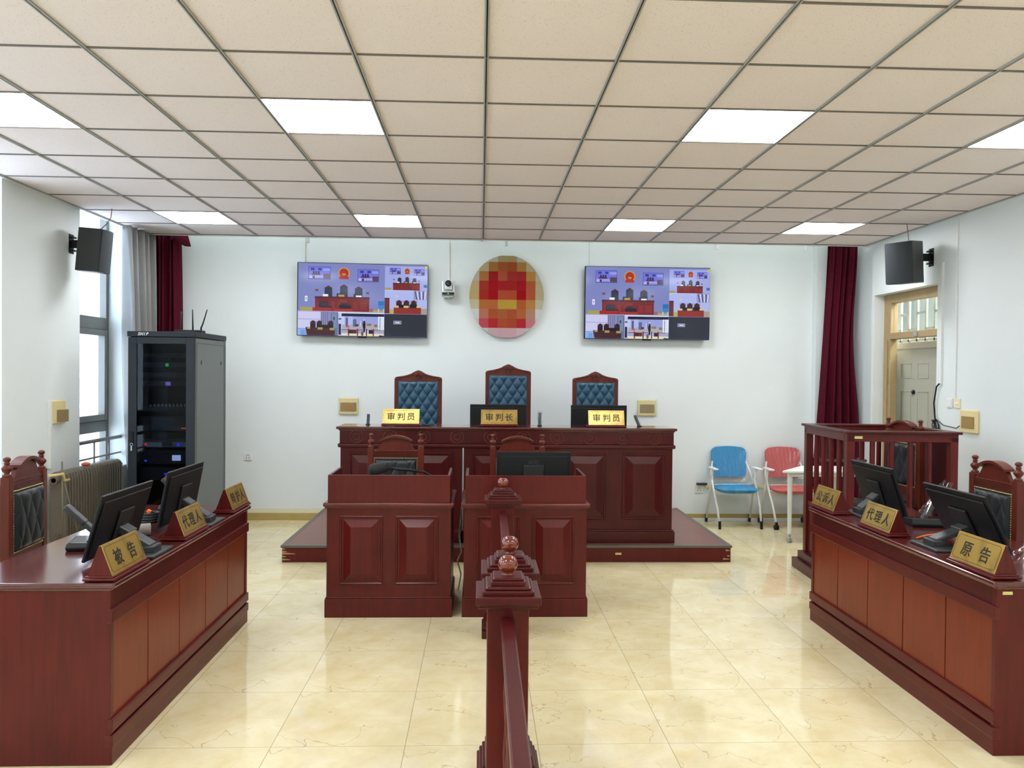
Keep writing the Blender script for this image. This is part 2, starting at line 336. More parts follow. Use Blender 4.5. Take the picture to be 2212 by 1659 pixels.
GLYPHS = {"审":[[215,413,227,390,237,367,42,367,42,285,79,285,79,331,420,331,420,285,459,285,459,367,272,367,280,369,268,395,253,424],[109,145,230,145,230,89,109,89],[109,178,109,233,230,233,230,178],[390,145,390,89,269,89,269,145],[390,178,269,178,269,233,390,233],[230,314,230,266,73,266,73,27,109,27,109,55,230,55,230,-39,269,-39,269,55,390,55,390,30,428,30,428,266,269,266,269,314]],"判":[[420,411,420,10,416,0,406,-3,378,-4,330,-3,338,-22,344,-41,400,-40,434,-34,451,-19,457,10,457,411],[316,360,316,83,352,83,352,360],[250,393,226,340,199,293,215,286,231,277,258,327,285,384],[37,379,65,328,87,281,120,296,97,341,68,391],[23,150,23,115,131,115,100,44,37,-16,52,-29,65,-43,137,28,170,115,285,115,285,150,175,150,177,183,178,216,178,234,272,234,272,270,178,270,178,418,141,418,141,270,42,270,42,234,141,234,141,216,140,183,137,150]],"员":[[134,365,368,365,368,308,134,308],[95,398,95,275,409,275,409,398],[228,164,228,118,198,52,33,-11,47,-26,58,-42,233,34,268,117,268,164],[265,33,364,-5,449,-42,468,-10,382,26,283,60],[78,231,78,46,116,46,116,196,388,196,388,50,428,50,428,231]],"长":[[385,409,301,336,198,281,214,266,229,250,332,312,422,393],[28,225,28,187,124,187,124,28,117,6,104,-4,113,-20,119,-37,156,-23,287,14,285,30,284,49,163,19,163,187,242,187,325,55,457,-26,469,-7,484,10,360,77,281,187,472,187,472,225,163,225,163,418,124,418,124,225]],"被":[[70,404,91,368,108,333,139,351,121,383,99,418],[20,332,20,297,138,297,83,203,15,130,25,114,33,95,61,123,89,157,89,-40,124,-40,124,162,149,125,169,94,190,123,154,168,177,190,202,215,178,236,160,212,139,187,124,205,124,206,155,261,180,319,161,333,156,332],[212,346,212,216,203,100,154,-13,168,-23,181,-37,232,73,246,191,251,191,282,117,324,55,273,17,216,-9,227,-24,237,-40,295,-11,349,29,400,-10,460,-38,471,-21,484,-6,424,19,374,54,422,126,456,217,433,226,426,224,355,224,355,311,432,311,423,277,413,248,445,240,461,287,477,341,451,348,445,346,355,346,355,420,320,420,320,346],[320,311,320,224,247,224,247,311],[412,191,385,130,349,79,311,131,284,191]],"告":[[124,416,87,333,37,266,54,256,71,246,95,277,118,314,242,314,242,235,31,235,31,200,471,200,471,235,281,235,281,314,434,314,434,348,281,348,281,420,242,420,242,348,137,348,150,377,162,407],[93,150,93,-45,130,-45,130,-16,374,-16,374,-44,413,-44,413,150],[130,19,130,115,374,115,374,19]],"代":[[358,392,403,349,439,309,468,329,431,369,385,410],[274,413,278,336,284,264,162,249,168,213,288,228,335,38,430,-40,465,-17,488,72,472,80,456,92,446,26,429,5,363,71,325,233,478,252,472,288,321,269,315,338,312,413],[157,415,93,301,11,210,22,192,33,174,67,208,100,247,100,-39,138,-39,138,302,167,352,192,404]],"理":[[238,270,315,270,315,206,238,206],[347,270,424,270,424,206,347,206],[238,364,315,364,315,301,238,301],[347,364,424,364,424,301,347,301],[159,11,159,-24,484,-24,484,11,350,11,350,80,467,80,467,114,350,114,350,173,460,173,460,397,204,397,204,173,312,173,312,114,198,114,198,80,312,80,312,11],[18,50,27,12,101,37,183,64,176,101,121,82,121,207,172,207,172,242,121,242,121,351,179,351,179,386,23,386,23,351,85,351,85,242,28,242,28,207,85,207,85,71,49,59]],"人":[[229,419,203,216,22,-9,38,-23,52,-38,189,88,251,240,315,89,455,-36,467,-19,483,-5,311,177,267,345,270,386,271,419]],"辩":[[204,391,233,345,256,302,286,323,262,364,232,408],[45,308,56,264,61,224,91,230,85,270,72,314],[327,308,338,264,344,223,374,230,367,270,354,314],[190,264,190,227,236,227,236,57,227,28,212,11,223,-3,233,-19,252,1,319,56,312,70,305,86,270,58,270,264],[69,407,82,381,94,354,27,354,27,322,186,322,186,354,131,354,117,385,101,417],[29,130,29,99,87,99,74,38,29,-16,41,-27,52,-41,105,25,122,99,185,99,185,130,123,130,123,190,190,190,190,222,146,222,159,263,172,308,141,316,131,268,117,222,22,222,22,190,88,190,88,130],[355,410,369,382,381,354,310,354,310,322,472,322,472,354,418,354,403,387,386,420],[311,117,311,85,374,85,374,-40,410,-40,410,85,473,85,473,117,410,117,410,189,479,189,479,220,432,220,446,263,461,309,429,317,417,268,402,220,304,220,304,189,374,189,374,117]],"护":[[94,420,94,319,27,319,27,283,94,283,94,175,54,164,19,155,30,118,94,137,94,7,92,0,85,-2,67,-2,36,-2,43,-20,47,-38,88,-37,113,-31,127,-18,131,7,131,149,192,168,186,202,131,186,131,283,189,283,189,319,131,319,131,420],[296,406,322,369,342,334,224,334,224,200,213,90,162,-15,177,-27,192,-41,244,59,261,169,425,169,425,137,463,137,463,334,343,334,377,349,357,383,329,419],[425,204,261,204,261,300,425,300]],"公":[[162,406,104,298,26,214,44,201,60,187,139,279,202,395],[333,410,296,395,368,280,451,187,465,204,482,219,400,304],[81,-7,144,2,391,20,409,-10,424,-37,461,-16,408,65,341,153,306,137,336,97,367,55,133,41,206,139,274,250,233,268,165,148,112,75,87,46,66,33,75,12]],"诉":[[54,384,102,342,141,301,166,329,126,368,77,409],[95,-30,95,-30,118,-6,198,62,190,77,184,94,135,54,135,263,20,263,20,227,99,227,99,46,90,15,75,-3,86,-16],[221,373,221,231,212,106,164,-16,180,-26,195,-39,246,93,258,228,348,228,348,147,315,162,284,175,266,148,306,129,348,109,348,-39,384,-39,384,90,421,68,452,48,471,80,432,104,384,130,384,228,476,228,476,264,258,264,258,345,359,364,449,390,416,419,328,393]],"原":[[185,201,394,201,394,154,185,154],[185,276,394,276,394,230,185,230],[350,83,398,29,438,-21,470,-2,428,46,379,99],[186,100,146,48,100,2,117,-8,132,-19,177,31,221,88],[66,393,66,251,58,120,18,-11,34,-19,50,-30,93,110,103,251,103,358,472,358,472,393],[265,352,257,330,246,306,148,306,148,124,271,124,271,2,269,-4,261,-7,238,-7,198,-6,205,-23,210,-40,257,-39,288,-34,303,-22,307,2,307,124,432,124,432,306,287,306,298,325,309,346]],"S":[[200,322,175,335,149,343,124,346,69,334,33,303,20,255,58,184,129,138,168,83,162,63,143,46,112,40,79,45,49,62,22,89,22,27,51,9,83,-1,118,-5,167,8,200,40,213,88,175,167,104,211,66,261,73,282,92,296,120,302,144,298,171,287,200,266]],"H":[[327,341,278,341,278,193,87,193,87,341,38,341,38,0,87,0,87,149,278,149,278,0,327,0]],"I":[[87,341,38,341,38,0,87,0]],"P":[[35,341,35,0,84,0,84,148,135,148,200,160,238,194,250,243,238,292,203,328,142,341],[84,297,142,297,176,289,194,270,200,245,192,216,171,198,140,192,84,192]],"A":[[181,343,147,343,0,0,50,0,93,101,238,101,284,0,334,0],[163,268,218,145,112,145]],"O":[[23,171,45,84,108,20,205,-5,304,20,367,84,389,171,366,258,303,321,206,346,109,321,45,258],[73,171,90,238,137,283,206,301,274,283,321,238,339,171,321,104,274,58,206,41,137,58,90,104]],"C":[[328,318,285,333,247,343,211,346,114,322,48,258,24,166,43,90,103,24,208,-5,256,-1,296,10,332,26,332,79,292,58,252,45,213,41,140,57,92,102,75,170,92,237,141,283,211,301,249,297,288,285,328,265]]}
def text_mesh(name, s, size, adv, bold=0.0, ext=.0005, shear=0, idx=0, n=1):
    cu = bpy.data.curves.new(name, 'CURVE'); cu.dimensions = '2D'; cu.fill_mode = 'BOTH'; cu.extrude = ext
    for i, ch in [(idx, s)]:
        gs = GLYPHS[ch]; xs = [p for g in gs for p in g[0::2]]; ys = [p for g in gs for p in g[1::2]]
        cx = (min(xs) + max(xs)) / 2; cy = 190 if ch > 'z' else 172
        for g in gs:
            sp = cu.splines.new('POLY'); k = len(g) // 2; sp.points.add(k - 1); sp.use_cyclic_u = True
            for j in range(k):
                x = (g[2 * j] - cx) / 500; y = (g[2 * j + 1] - cy) / 500
                sp.points[j].co = ((x + shear * y) * size + (i - (n - 1) / 2) * adv, y * size, 0, 1)
    o = bpy.data.objects.new('tmp_text', cu); COL.objects.link(o); bpy.context.view_layer.update()
    dg = bpy.context.evaluated_depsgraph_get(); me = bpy.data.meshes.new_from_object(o.evaluated_get(dg))
    bpy.data.objects.remove(o); bpy.data.curves.remove(cu); me.materials.clear(); me.name = name
    if bold:                                             # heavier strokes: the same outline shifted a little, each copy a hair deeper
        bm = bmesh.new()
        for k, (dx, dy) in enumerate(((0, 0), (bold, 0), (-bold, 0), (0, bold), (0, -bold))):
            q = bmesh.new(); q.from_mesh(me); q.transform(T((dx, dy, -.00003 * k))); tm = bpy.data.meshes.new('tmp'); q.to_mesh(tm); q.free(); bm.from_mesh(tm); bpy.data.meshes.remove(tm)
        bm.to_mesh(me); bm.free()
    return me
def letters(part, s, size, adv, bold, parent, mat, M, shear=0):
    for i, ch in enumerate(s): link(part, text_mesh(part, ch, size, adv, bold, shear=shear, idx=i, n=len(s)), parent, [mat], M)

# ================================================================= camera
F = 1673.58; PSI = 0.04038392; TH = 0.01343071; RO = 0.00942706; H = 1.6845
cp, sp_ = math.cos(PSI), math.sin(PSI); ct, st = math.cos(TH), math.sin(TH)
fw = Vector((sp_ * ct, cp * ct, -st)); rt = Vector((cp, -sp_, 0)); dn = fw.cross(rt)
c_, s_ = math.cos(RO), math.sin(RO)
r2 = c_ * rt - s_ * dn; d2 = s_ * rt + c_ * dn
cam = bpy.data.cameras.new('camera'); co = bpy.data.objects.new('camera', cam); COL.objects.link(co)
m = Matrix.Identity(4)
for i in range(3): m[i][0] = r2[i]; m[i][1] = -d2[i]; m[i][2] = -fw[i]
m.translation = (0, 0, H); co.matrix_world = m
cam.sensor_fit = 'HORIZONTAL'; cam.sensor_width = 36; cam.lens = 36 * F / 2212; cam.clip_start = .02
SC.camera = co

# ================================================================= setting
XL, XR, YB, YF, CZ, TOP = -3.62, 4.25, 8.86, -5.0, 3.126, 3.6
GX, GY = .0133, 3.566
struct('floor', MB().box(XL - .4, XR + .4, YF - .2, YB + .2, -.1, 0), FLOORM)
# ceiling: tile field with real openings left by the lamps, T bars, edge angle and slab above
lamps = [(i, j) for j in (6, 1, -4, -9) for i in (-5, -2, 2, 5)]
mb = MB()
for i in range(-6, 7):
    for j in range(-14, 8):
        if (i, j) in lamps: continue
        x0, y0 = GX + .6 * i, GY + .6 * j
        if y0 < YF: continue
        mb.box(x0, x0 + .6, y0, y0 + .6, CZ + .006, CZ + .02)
struct('ceiling', mb, CEILM)
BAR = plain('ceiling_bar_paint', (158, 158, 154), .45); BAR2 = plain('ceiling_cross_bar_paint', (112, 106, 100), .5)
mb = MB()
for i in range(-6, 8):
    x = GX + .6 * i
    for d in (-.0068, .0068): mb.box(x + d - .0036, x + d + .0036, YF, 8.366, CZ - .003, CZ + .012, mat=BAR)
    mb.box(x - .005, x + .005, YF, 8.366, CZ + .004, CZ + .02, mat=FEETR)
for j in range(-14, 9):
    y = GY + .6 * j
    if y < YF: continue
    mb.box(-3.587, 4.213, y - .0046, y + .0046, CZ - .001, CZ + .012, mat=BAR2)
struct('trim_1', mb)
mb = MB()
mb.box(XL, -3.592, YF, 8.38, CZ - .006, CZ + .03); mb.box(4.22, XR, YF, 8.38, CZ - .006, CZ + .03); mb.box(XL, XR, 8.366, 8.384, CZ - .01, CZ + .05)
struct('trim_2', mb, WSTEEL)
struct('ceiling_slab', MB().box(XL - .4, XR + .5, YF - .2, YB + .2, TOP, TOP + .1), WALL)
# walls
struct('wall_back', MB().box(XL - .4, XR + .5, YB, YB + .2, 0, TOP), WALL)
struct('wall_front', MB().box(XL - .4, XR + .5, YF - .2, YF, 0, TOP), WALL)
wins = [(7.15, 8.12), (4.86, 6.01), (2.57, 3.72), (.28, 1.43), (-2.01, -.86), (-4.3, -3.15)]
mb = MB(); edge = YB
for a, b in wins:
    mb.box(XL - .3, XL, b, edge, 0, TOP); mb.box(XL - .3, XL, a, b, 0, .70); edge = a
mb.box(XL - .3, XL, YF, edge, 0, TOP)
struct('wall_left', mb, WALL)
mb = MB()
mb.box(XR, XR + .15, YF, 7.07, 0, TOP); mb.box(XR, XR + .15, 7.07, 8.235, 2.565, TOP); mb.box(XR, XR + .15, 8.235, 8.285, 0, TOP)
mb.box(XR + .06, XR + .15, 8.285, YB, 0, TOP)
struct('wall_right', mb, WALL)
struct('trim_3', MB().box(3.84, 3.97, YB - .10, YB, .0, TOP, .004), WALL)
mb = MB(); mb.box(XL, 2.27, YB - .012, YB, 0, .082, .003, mat=SKIRT); mb.box(2.27, 3.84, YB - .012, YB, .036, .082, .003, mat=SKIRT); mb.box(2.27, 3.84, YB - .012, YB, 0, .036, .002, mat=WALL); struct('baseboard_back', mb)
struct('trim_4', MB().box(XL, -1.74, YB - .004, YB, .082, .135), WALLC)
struct('baseboard_left', MB().box(XL, XL + .012, YF, YB - .02, 0, .082, .003), SKIRT)
struct('baseboard_right', MB().box(XR - .012, XR, YF, 7.06, 0, .082, .003), SKIRT)
# windows
for k, (a, b) in enumerate(wins):
    x0, x1 = XL - .27, XL - .20
    mb = MB()
    for y0, y1 in ((a, a + .05), (b - .05, b)): mb.box(x0, x1, y0, y1, .70, TOP, .004)
    for z0, z1 in ((.70, .76), (1.06, 1.17), (2.09, 2.21), (TOP - .06, TOP)): mb.box(x0, x1, a + .05, b - .05, z0, z1, .004)
    # opening sash in the middle light
    for y0, y1 in ((a + .06, a + .12), (b - .12, b - .06)): mb.box(x0 + .02, x1 + .02, y0, y1, 1.175, 2.085, .004)
    for z0, z1 in ((1.175, 1.235), (2.025, 2.085)): mb.box(x0 + .02, x1 + .02, a + .12, b - .12, z0, z1, .004)
    w = struct('window_%d' % (k + 1), mb, ALU)
    obj('pane', MB().box(x0 + .03, x0 + .036, a + .05, b - .05, .76, TOP - .06), GLASS, w)
    obj('window_sill', MB().box(XL - .2, XL + .01, a, b, .70, .72, .004), WALL, w)
    if k < 2:
        g = MB(); g.tube([(XL - .08, a, 1.0), (XL - .08, b, 1.0)], .018); g.tube([(XL - .08, a, .84), (XL - .08, b, .84)], .009)
        for q in range(4): g.tube([(XL - .08, a + .14 + q * .29, .72), (XL - .08, a + .14 + q * .29, 1.0)], .009)
        obj('guard_rail', g, ALU, w)
# door
d = struct('door_1', MB().box(4.55, 4.59, 7.02, 8.33, 0, 1.99, .003), DOORG)
mb = MB()
for z0, z1 in ((1.675, 1.835), (.95, 1.54), (.2, .82)):
    for y0, y1 in ((7.70, 7.90), (8.02, 8.215)):
        mb.box(4.544, 4.552, y0, y1, z1 - .008, z1, .002); mb.box(4.544, 4.552, y0, y1, z0, z0 + .008, .002); mb.box(4.544, 4.552, y0, y0 + .008, z0, z1, .002); mb.box(4.544, 4.552, y1 - .008, y1, z0, z1, .002)
obj('moulding', mb, DOORG, d)
k = MB(); k.lathe([(.022, 0), (.022, .006), (.024, .008), (.024, .016), (.010, .020)], M=T((4.55, 7.965, 1.53)) @ RY(-R90)); obj('door_knob', k, BLK, d)
mb = MB(); mb.box(4.53, 4.61, 8.33, 8.42, 0, 2.055, .004); mb.box(4.53, 4.61, 7.02, 8.33, 1.985, 2.055, .004); mb.box(4.53, 4.61, 6.96, 7.02, 0, 2.055, .004)
obj('door_frame', mb, DOORG, d)
mb = MB()
ys = [7.0 + .158 * q for q in range(10)]
for q, y in enumerate(ys): mb.box(4.56, 4.58, y - .012, y + .012, 2.055, 2.62)
for q, y in enumerate(ys[:-1]):
    for z in ((2.075, 2.36, 2.6) if q % 2 else (2.075, 2.19, 2.6)): mb.box(4.56, 4.58, y, y + .158, z - .01, z + .01)
obj('lattice', mb, plain('lattice_paint', (150, 154, 146), .5), d)
mb = MB(); mb.box(4.36, 4.44, 8.10, 8.235, 0, 2.565, .006); mb.box(4.36, 4.44, 7.07, 8.10, 2.47, 2.565, .006); mb.box(4.35, 4.44, 7.07, 8.10, 2.085, 2.155, .006); mb.box(4.36, 4.44, 7.05, 7.10, 0, 2.5, .006)
mb.box(4.345, 4.36, 8.14, 8.20, 0, 2.08, .004)
e = struct('trim_5', mb, DOORF)
obj('transom_pane', MB().box(4.395, 4.40, 7.10, 8.10, 2.155, 2.47), GLASS, e)
obj('catch', MB().box(4.335, 4.352, 7.56, 7.62, 2.10, 2.14, .003), SILV, e)
obj('striker_plate', MB().box(4.354, 4.362, 8.13, 8.19, 1.60, 1.78, .002), TAN, e)
# corridor behind the door, with an unseen lamp added to brighten it
mb = MB(); mb.box(6.3, 6.5, 4.6, 11.4, 0, 3.3); mb.box(4.40, 6.5, 4.4, 4.6, 0, 3.3); mb.box(4.40, 6.5, 11.4, 11.6, 0, 3.3); mb.box(4.40, 6.5, 4.4, 11.6, 3.2, 3.4); mb.box(4.40, 4.52, 9.06, 11.4, 0, 3.3); mb.box(4.40, 6.5, 4.4, 11.6, -.1, -.001)
struct('wall_corridor', mb, WALL)
lt = thing('added_corridor_light', 'added unseen lamp in the corridor behind the grey door', 'light', (5.4, 7.6, 3.19)); obj('diffuser', MB().box(-.3, .3, -.6, .6, -.04, 0, .005), emit('added_corridor_lamp', (255, 252, 244), 80.0), lt)
# neighbouring building seen through the far window
b = struct('outside_wall', MB().box(-14, -8.0, 15.8, 26, -1, 9), BRICK)

# ceiling lamps
first = None
for n, (i, j) in enumerate(lamps):
    x, y = GX + .6 * i + .3, GY + .6 * j + .3
    lab = {(-5, 6): 'square ceiling light panel near left wall, in the row above the rear desks', (-2, 6): 'square ceiling light panel above and just left of the left television', (2, 6): 'square ceiling light panel above the right television',
           (5, 6): 'square ceiling light panel near the right burgundy curtain', (-5, 1): 'nearer square ceiling light panel cut off at left picture edge', (-2, 1): 'large nearer square ceiling light panel left of centre',
           (2, 1): 'large nearer square ceiling light panel right of centre', (5, 1): 'nearer square ceiling light panel cut off at right picture edge'}.get((i, j), 'square ceiling light panel further back in the room overhead')
    if first is None:
        first = thing('ceiling_light', lab, 'light', (x, y, CZ), 0, 'ceiling light panels')
        mb = MB()
        for a in ((-.296, .296, -.296, -.286), (-.296, .296, .286, .296), (-.296, -.286, -.286, .286), (.286, .296, -.286, .286)): mb.box(*a, .002, .03)
        obj('frame', mb, WSTEEL, first); obj('diffuser', MB().box(-.286, .286, -.286, .286, .006, .02), LIGHT, first)
    else: dup(first, (x, y, CZ), 0, lab)

# ================================================================= platform and judges' bench
p = thing('platform', 'low brown wooden platform carrying the long judges bench', 'platform', (.26, 7.85, 0))
M0 = T((-.26, -7.85, 0))
obj('riser', MB(M0).box(-1.74, 2.27, 6.89, 8.84, 0, .135, .004), W, p); obj('deck', MB(M0).box(-1.715, 2.245, 6.915, 8.82, .135, .15), CARPET, p)
e = MB(M0); e.box(-1.75, 2.28, 6.88, 6.92, .13, .152, .003); e.box(-1.75, -1.71, 6.92, 8.845, .13, .152, .003); e.box(2.24, 2.28, 6.92, 8.845, .13, .152, .003)
obj('edge_strip', e, EDGE, p); obj('asset_label', MB(M0).box(1.22, 1.275, 6.884, 6.889, .068, .086), STICK, p)

e = MB(M0)
for k, (x0, x1, z) in enumerate(((-1.738, -1.705, .112), (-1.737, -1.690, .088), (-1.738, -1.62, .070), (-1.737, -1.70, .045), (-1.738, -1.66, .018), (2.225, 2.268, .10), (2.24, 2.269, .05), (2.20, 2.267, .022))): e.prism([(x0, z), (x1, z + .004), (x1 - .012, z + .009), (x0, z + .016)], 'y', 6.8885, 6.891)
obj('scuff', e, plain('bare_scuffed_wood', (176, 138, 96), .7), p, 'pale scuffs at the corners')
t = thing('judges_bench', 'long mahogany judges bench with ringed frieze on the low platform', 'bench', (.25, 7.015, .15))
M0 = T((-.25, -7.015, -.15)); y = 7.015
for nm, x0, x1, px in (('left_carcass', -1.255, -.168, ((-1.178, -.79), (-.642, -.255))), ('right_carcass', -.148, 1.76, ((-.076, .23), (.30, .69), (.762, 1.149), (1.30, 1.687)))):
    mb = MB(M0); mb.box(x0, x1, y, y + .03, .15, 1.01, .002); mb.box(x0, x0 + .03, y + .03, y + .52, .15, 1.01); mb.box(x1 - .03, x1, y + .03, y + .52, .15, 1.01)
    mb.box(x0 + .03, x1 - .03, y + .1, y + .52, .86, .89)
    obj('carcass', mb, WD, t)
    for a, b in px: obj('front_panel', MB(M0).raised(a, b, .365, .965, y - .002), WD, t)
    s = MB(M0); s.box(x0 - .022, x1 + .022, y - .026, y + .5, .15, .255, .004); s.box(x0 - .014, x1 + .014, y - .018, y + .5, .255, .268, .005); obj('plinth', s, WD, t)
mb = MB(M0); mb.box(-1.262, 1.768, y - .006, y + .36, 1.045, 1.165, .002)
for k in range(10):
    x = -1.109 + .3005 * k; rg = MB(M0); rg.ring((x, y - .007, 1.105), .058, .0055); rg.ring((x, y - .007, 1.105), .028, .0055); obj('carved_ring', rg, WC, t)  # rings in a lighter wood than the frieze: their highlights put into the colour
mb.box(-1.25, 1.756, y - .009, y, 1.153, 1.158); mb.box(-1.25, 1.756, y - .009, y, 1.050, 1.055)
obj('frieze', mb, WD, t)
obj('moulding', MB(M0).box(-1.278, 1.784, y - .022, y + .56, 1.008, 1.045, .012, seg=3), WD, t)
mb = MB(M0); mb.box(-1.272, 1.778, y - .016, y + .36, 1.160, 1.176, .006); mb.box(-1.292, 1.796, y - .034, y + .37, 1.172, 1.197, .010, seg=3)
obj('benchtop', mb, WT, t)

# ================================================================= clerk desks
def clerk_desk(x, label):
    t = thing('clerk_desk', label, 'desk', (x, 5.33, 0), 0, 'clerk desks in front of the bench')
    mb = MB(); mb.box(-.425, .425, .010, .03, .1, .757, .002); mb.box(-.425, -.405, .03, .60, 0, .757); mb.box(.405, .425, .03, .60, 0, .757); obj('carcass', mb, W, t)
    for a, b in ((-.336, -.042), (.045, .338)): obj('front_panel', MB().raised(a, b, .226, .70, .009, .014, .062, .02), W, t)
    mb = MB(); mb.box(-.436, .436, 0, .58, 0, .128, .003); mb.box(-.432, .432, .004, .58, .128, .14, .005); obj('plinth', mb, W, t)
    mb = MB(); mb.box(-.436, .436, .0, .61, .752, .766, .004); mb.box(-.448, .448, -.014, .62, .762, .791, .010, seg=3); obj('desktop', mb, WT2, t)
    mb = MB(); mb.box(-.417, .417, 0, .018, .791, .98, .002); obj('front_riser', mb, W, t)
    for s in (-1, 1): obj('side_riser', MB().prism([(.018, .791), (.47, .791), (.44, .98), (.018, .98)], 'x', s * .417 - (.018 if s > 0 else 0), s * .417 + (.018 if s < 0 else 0)), WD, t)
    return t
clerk_desk(-.6205, 'left of the two panelled mahogany clerk desks, microphone lying on it')
clerk_desk(.3185, 'right of the two panelled mahogany clerk desks, monitor standing on it')

# ================================================================= long party desks
def long_desk(loc, rz, label, sticker=False):
    t = thing('long_desk', label, 'desk', loc, rz, 'long desks along the sides')
    L = .962
    mb = MB(); mb.box(-L, -L + .03, .004, .66, 0, .752, .002); mb.box(L - .03, L, .004, .66, 0, .752, .002); mb.box(-L + .03, L - .03, .022, .04, .05, .752); obj('carcass', mb, W, t)
    n = 5; w = 2 * L / n
    for k in range(n): obj('front_panel', MB().box(-L + k * w + .004, -L + (k + 1) * w - .004, .010, .024, .195, .615, .003), WP, t)
    g = MB()
    for k in range(1, n): g.box(-L + k * w - .004, -L + k * w + .004, .017, .023, .195, .615)
    obj('groove', g, GROOVE, t)
    mb = MB(); mb.box(-L + .002, L - .002, .006, .03, .666, .756, .002); obj('apron', mb, WD, t)
    mb = MB(); mb.box(-L - .004, L + .004, -.006, .02, .608, .668, .004); obj('upper_rail', mb, WH, t)
    mb = MB(); mb.box(-L - .004, L + .004, -.006, .02, .142, .197, .004); obj('lower_rail', mb, WH, t)
    mb = MB(); mb.box(-L - .004, L + .004, -.006, .03, .075, .127, .004); mb.box(-L + .002, L - .002, -.001, .03, 0, .08, .002); mb.box(-L + .03, L - .03, .016, .03, .12, .145); obj('plinth', mb, WH, t)
    mb = MB(); mb.box(-L - .008, L + .008, .0, .668, .748, .762, .005); mb.box(-L - .016, L + .016, -.018, .68, .758, .782, .009, seg=3); obj('desktop', mb, WT, t)
    if sticker: obj('asset_label', MB().box(L, L + .002, .03, .075, .722, .736), STICK, t)
    return t
long_desk((-1.556, 4.302, 0), R90, 'long mahogany desk at left by the radiator and windows')
long_desk((2.296, 4.302, 0), -R90, 'long mahogany desk at right in front of the railed dock', True)

# ================================================================= nameplates
def nameplate(chars, loc, rz, label, grp, sc=1, brass=BRASS):
    t = thing('nameplate', label, 'nameplate', loc, rz, grp)
    mb = MB(); mb.box(-.178, .178, -.068, .068, .004, .016, .004); mb.box(-.171, .171, -.061, .061, .014, .025, .004)
    for sx in (-.15, .15):
        for sy in (-.05, .05): mb.cyl((sx, sy, 0), (sx, sy, .006), .009, n=10, mat=None)
    obj('base', mb, W, t)
    obj('stand', MB().prism([(-.052, .025), (.052, .025), (.005, .152), (-.005, .152)], 'x', -.164, .164), W, t)
    a = math.atan2(.047, .127); P = T((0, -.0285, .0885)) @ RX(-a)          # middle of the slope, plate stands in xz
    w, h = .166, .069
    mb = MB(P); mb.box(-w, w, -.003, .0, -h, h, .001, seg=1); mb.box(-w, w, -.002, .008, h - .001, h + .001)
    pl = obj('brass_plate', mb, brass, t)
    iw, ih, c = w - .012, h - .012, .010
    o = [(-iw + c, -ih), (iw - c, -ih), (iw, -ih + c), (iw, ih - c), (iw - c, ih), (-iw + c, ih), (-iw, ih - c), (-iw, -ih + c)]
    mb = MB(P); mb.tube([(x, -.0032, z) for x, z in o + [o[0]]], .0010, n=4, cap=False); obj('border_line', mb, INK, pl)
    n = len(chars); adv = .132 if n == 2 else .090
    if ' ' not in chars and n == 3: adv = .09
    letters('character', chars, .077, adv, .0010, pl, INK, P @ T((0, -.0038, -.002)) @ RX(R90))
    return t
Z = .782; gL = 'brass nameplates on the left desk'; gR = 'brass nameplates on the right desk'; gB = 'brass nameplates on the bench'
nameplate('被告', (-1.613, 3.518, Z), R90, 'worn brass nameplate reading 被告 at the near end of left desk', gL, brass=BRASS2)
nameplate('代理人', (-1.613, 4.318, Z), R90, 'brass nameplate reading 代理人 in the middle of left desk', gL)
nameplate('辩护人', (-1.613, 5.118, Z), R90, 'tarnished brass nameplate reading 辩护人 at far end of left desk', gL, brass=BRASS2)
nameplate('原告', (2.358, 3.530, Z), -R90, 'brass nameplate reading 原告 at the near end of right desk', gR, brass=BRASS2)
nameplate('代理人', (2.358, 4.424, Z), -R90, 'stained brass nameplate reading 代理人 in the middle of right desk', gR)
nameplate('公诉人', (2.358, 5.115, Z), -R90, 'brass nameplate reading 公诉人 at the far end of right desk', gR, brass=BRASS2)
nameplate('审判员', (-.722, 7.115, 1.197), 0, 'brass nameplate reading 审判员 on left part of bench', gB)
nameplate('审判长', (.172, 7.115, 1.197), 0, 'brass nameplate reading 审判长 in the middle of the bench', gB)
nameplate('审判员', (1.158, 7.115, 1.197), 0, 'brass nameplate reading 审判员 on right part of bench before monitor', gB)

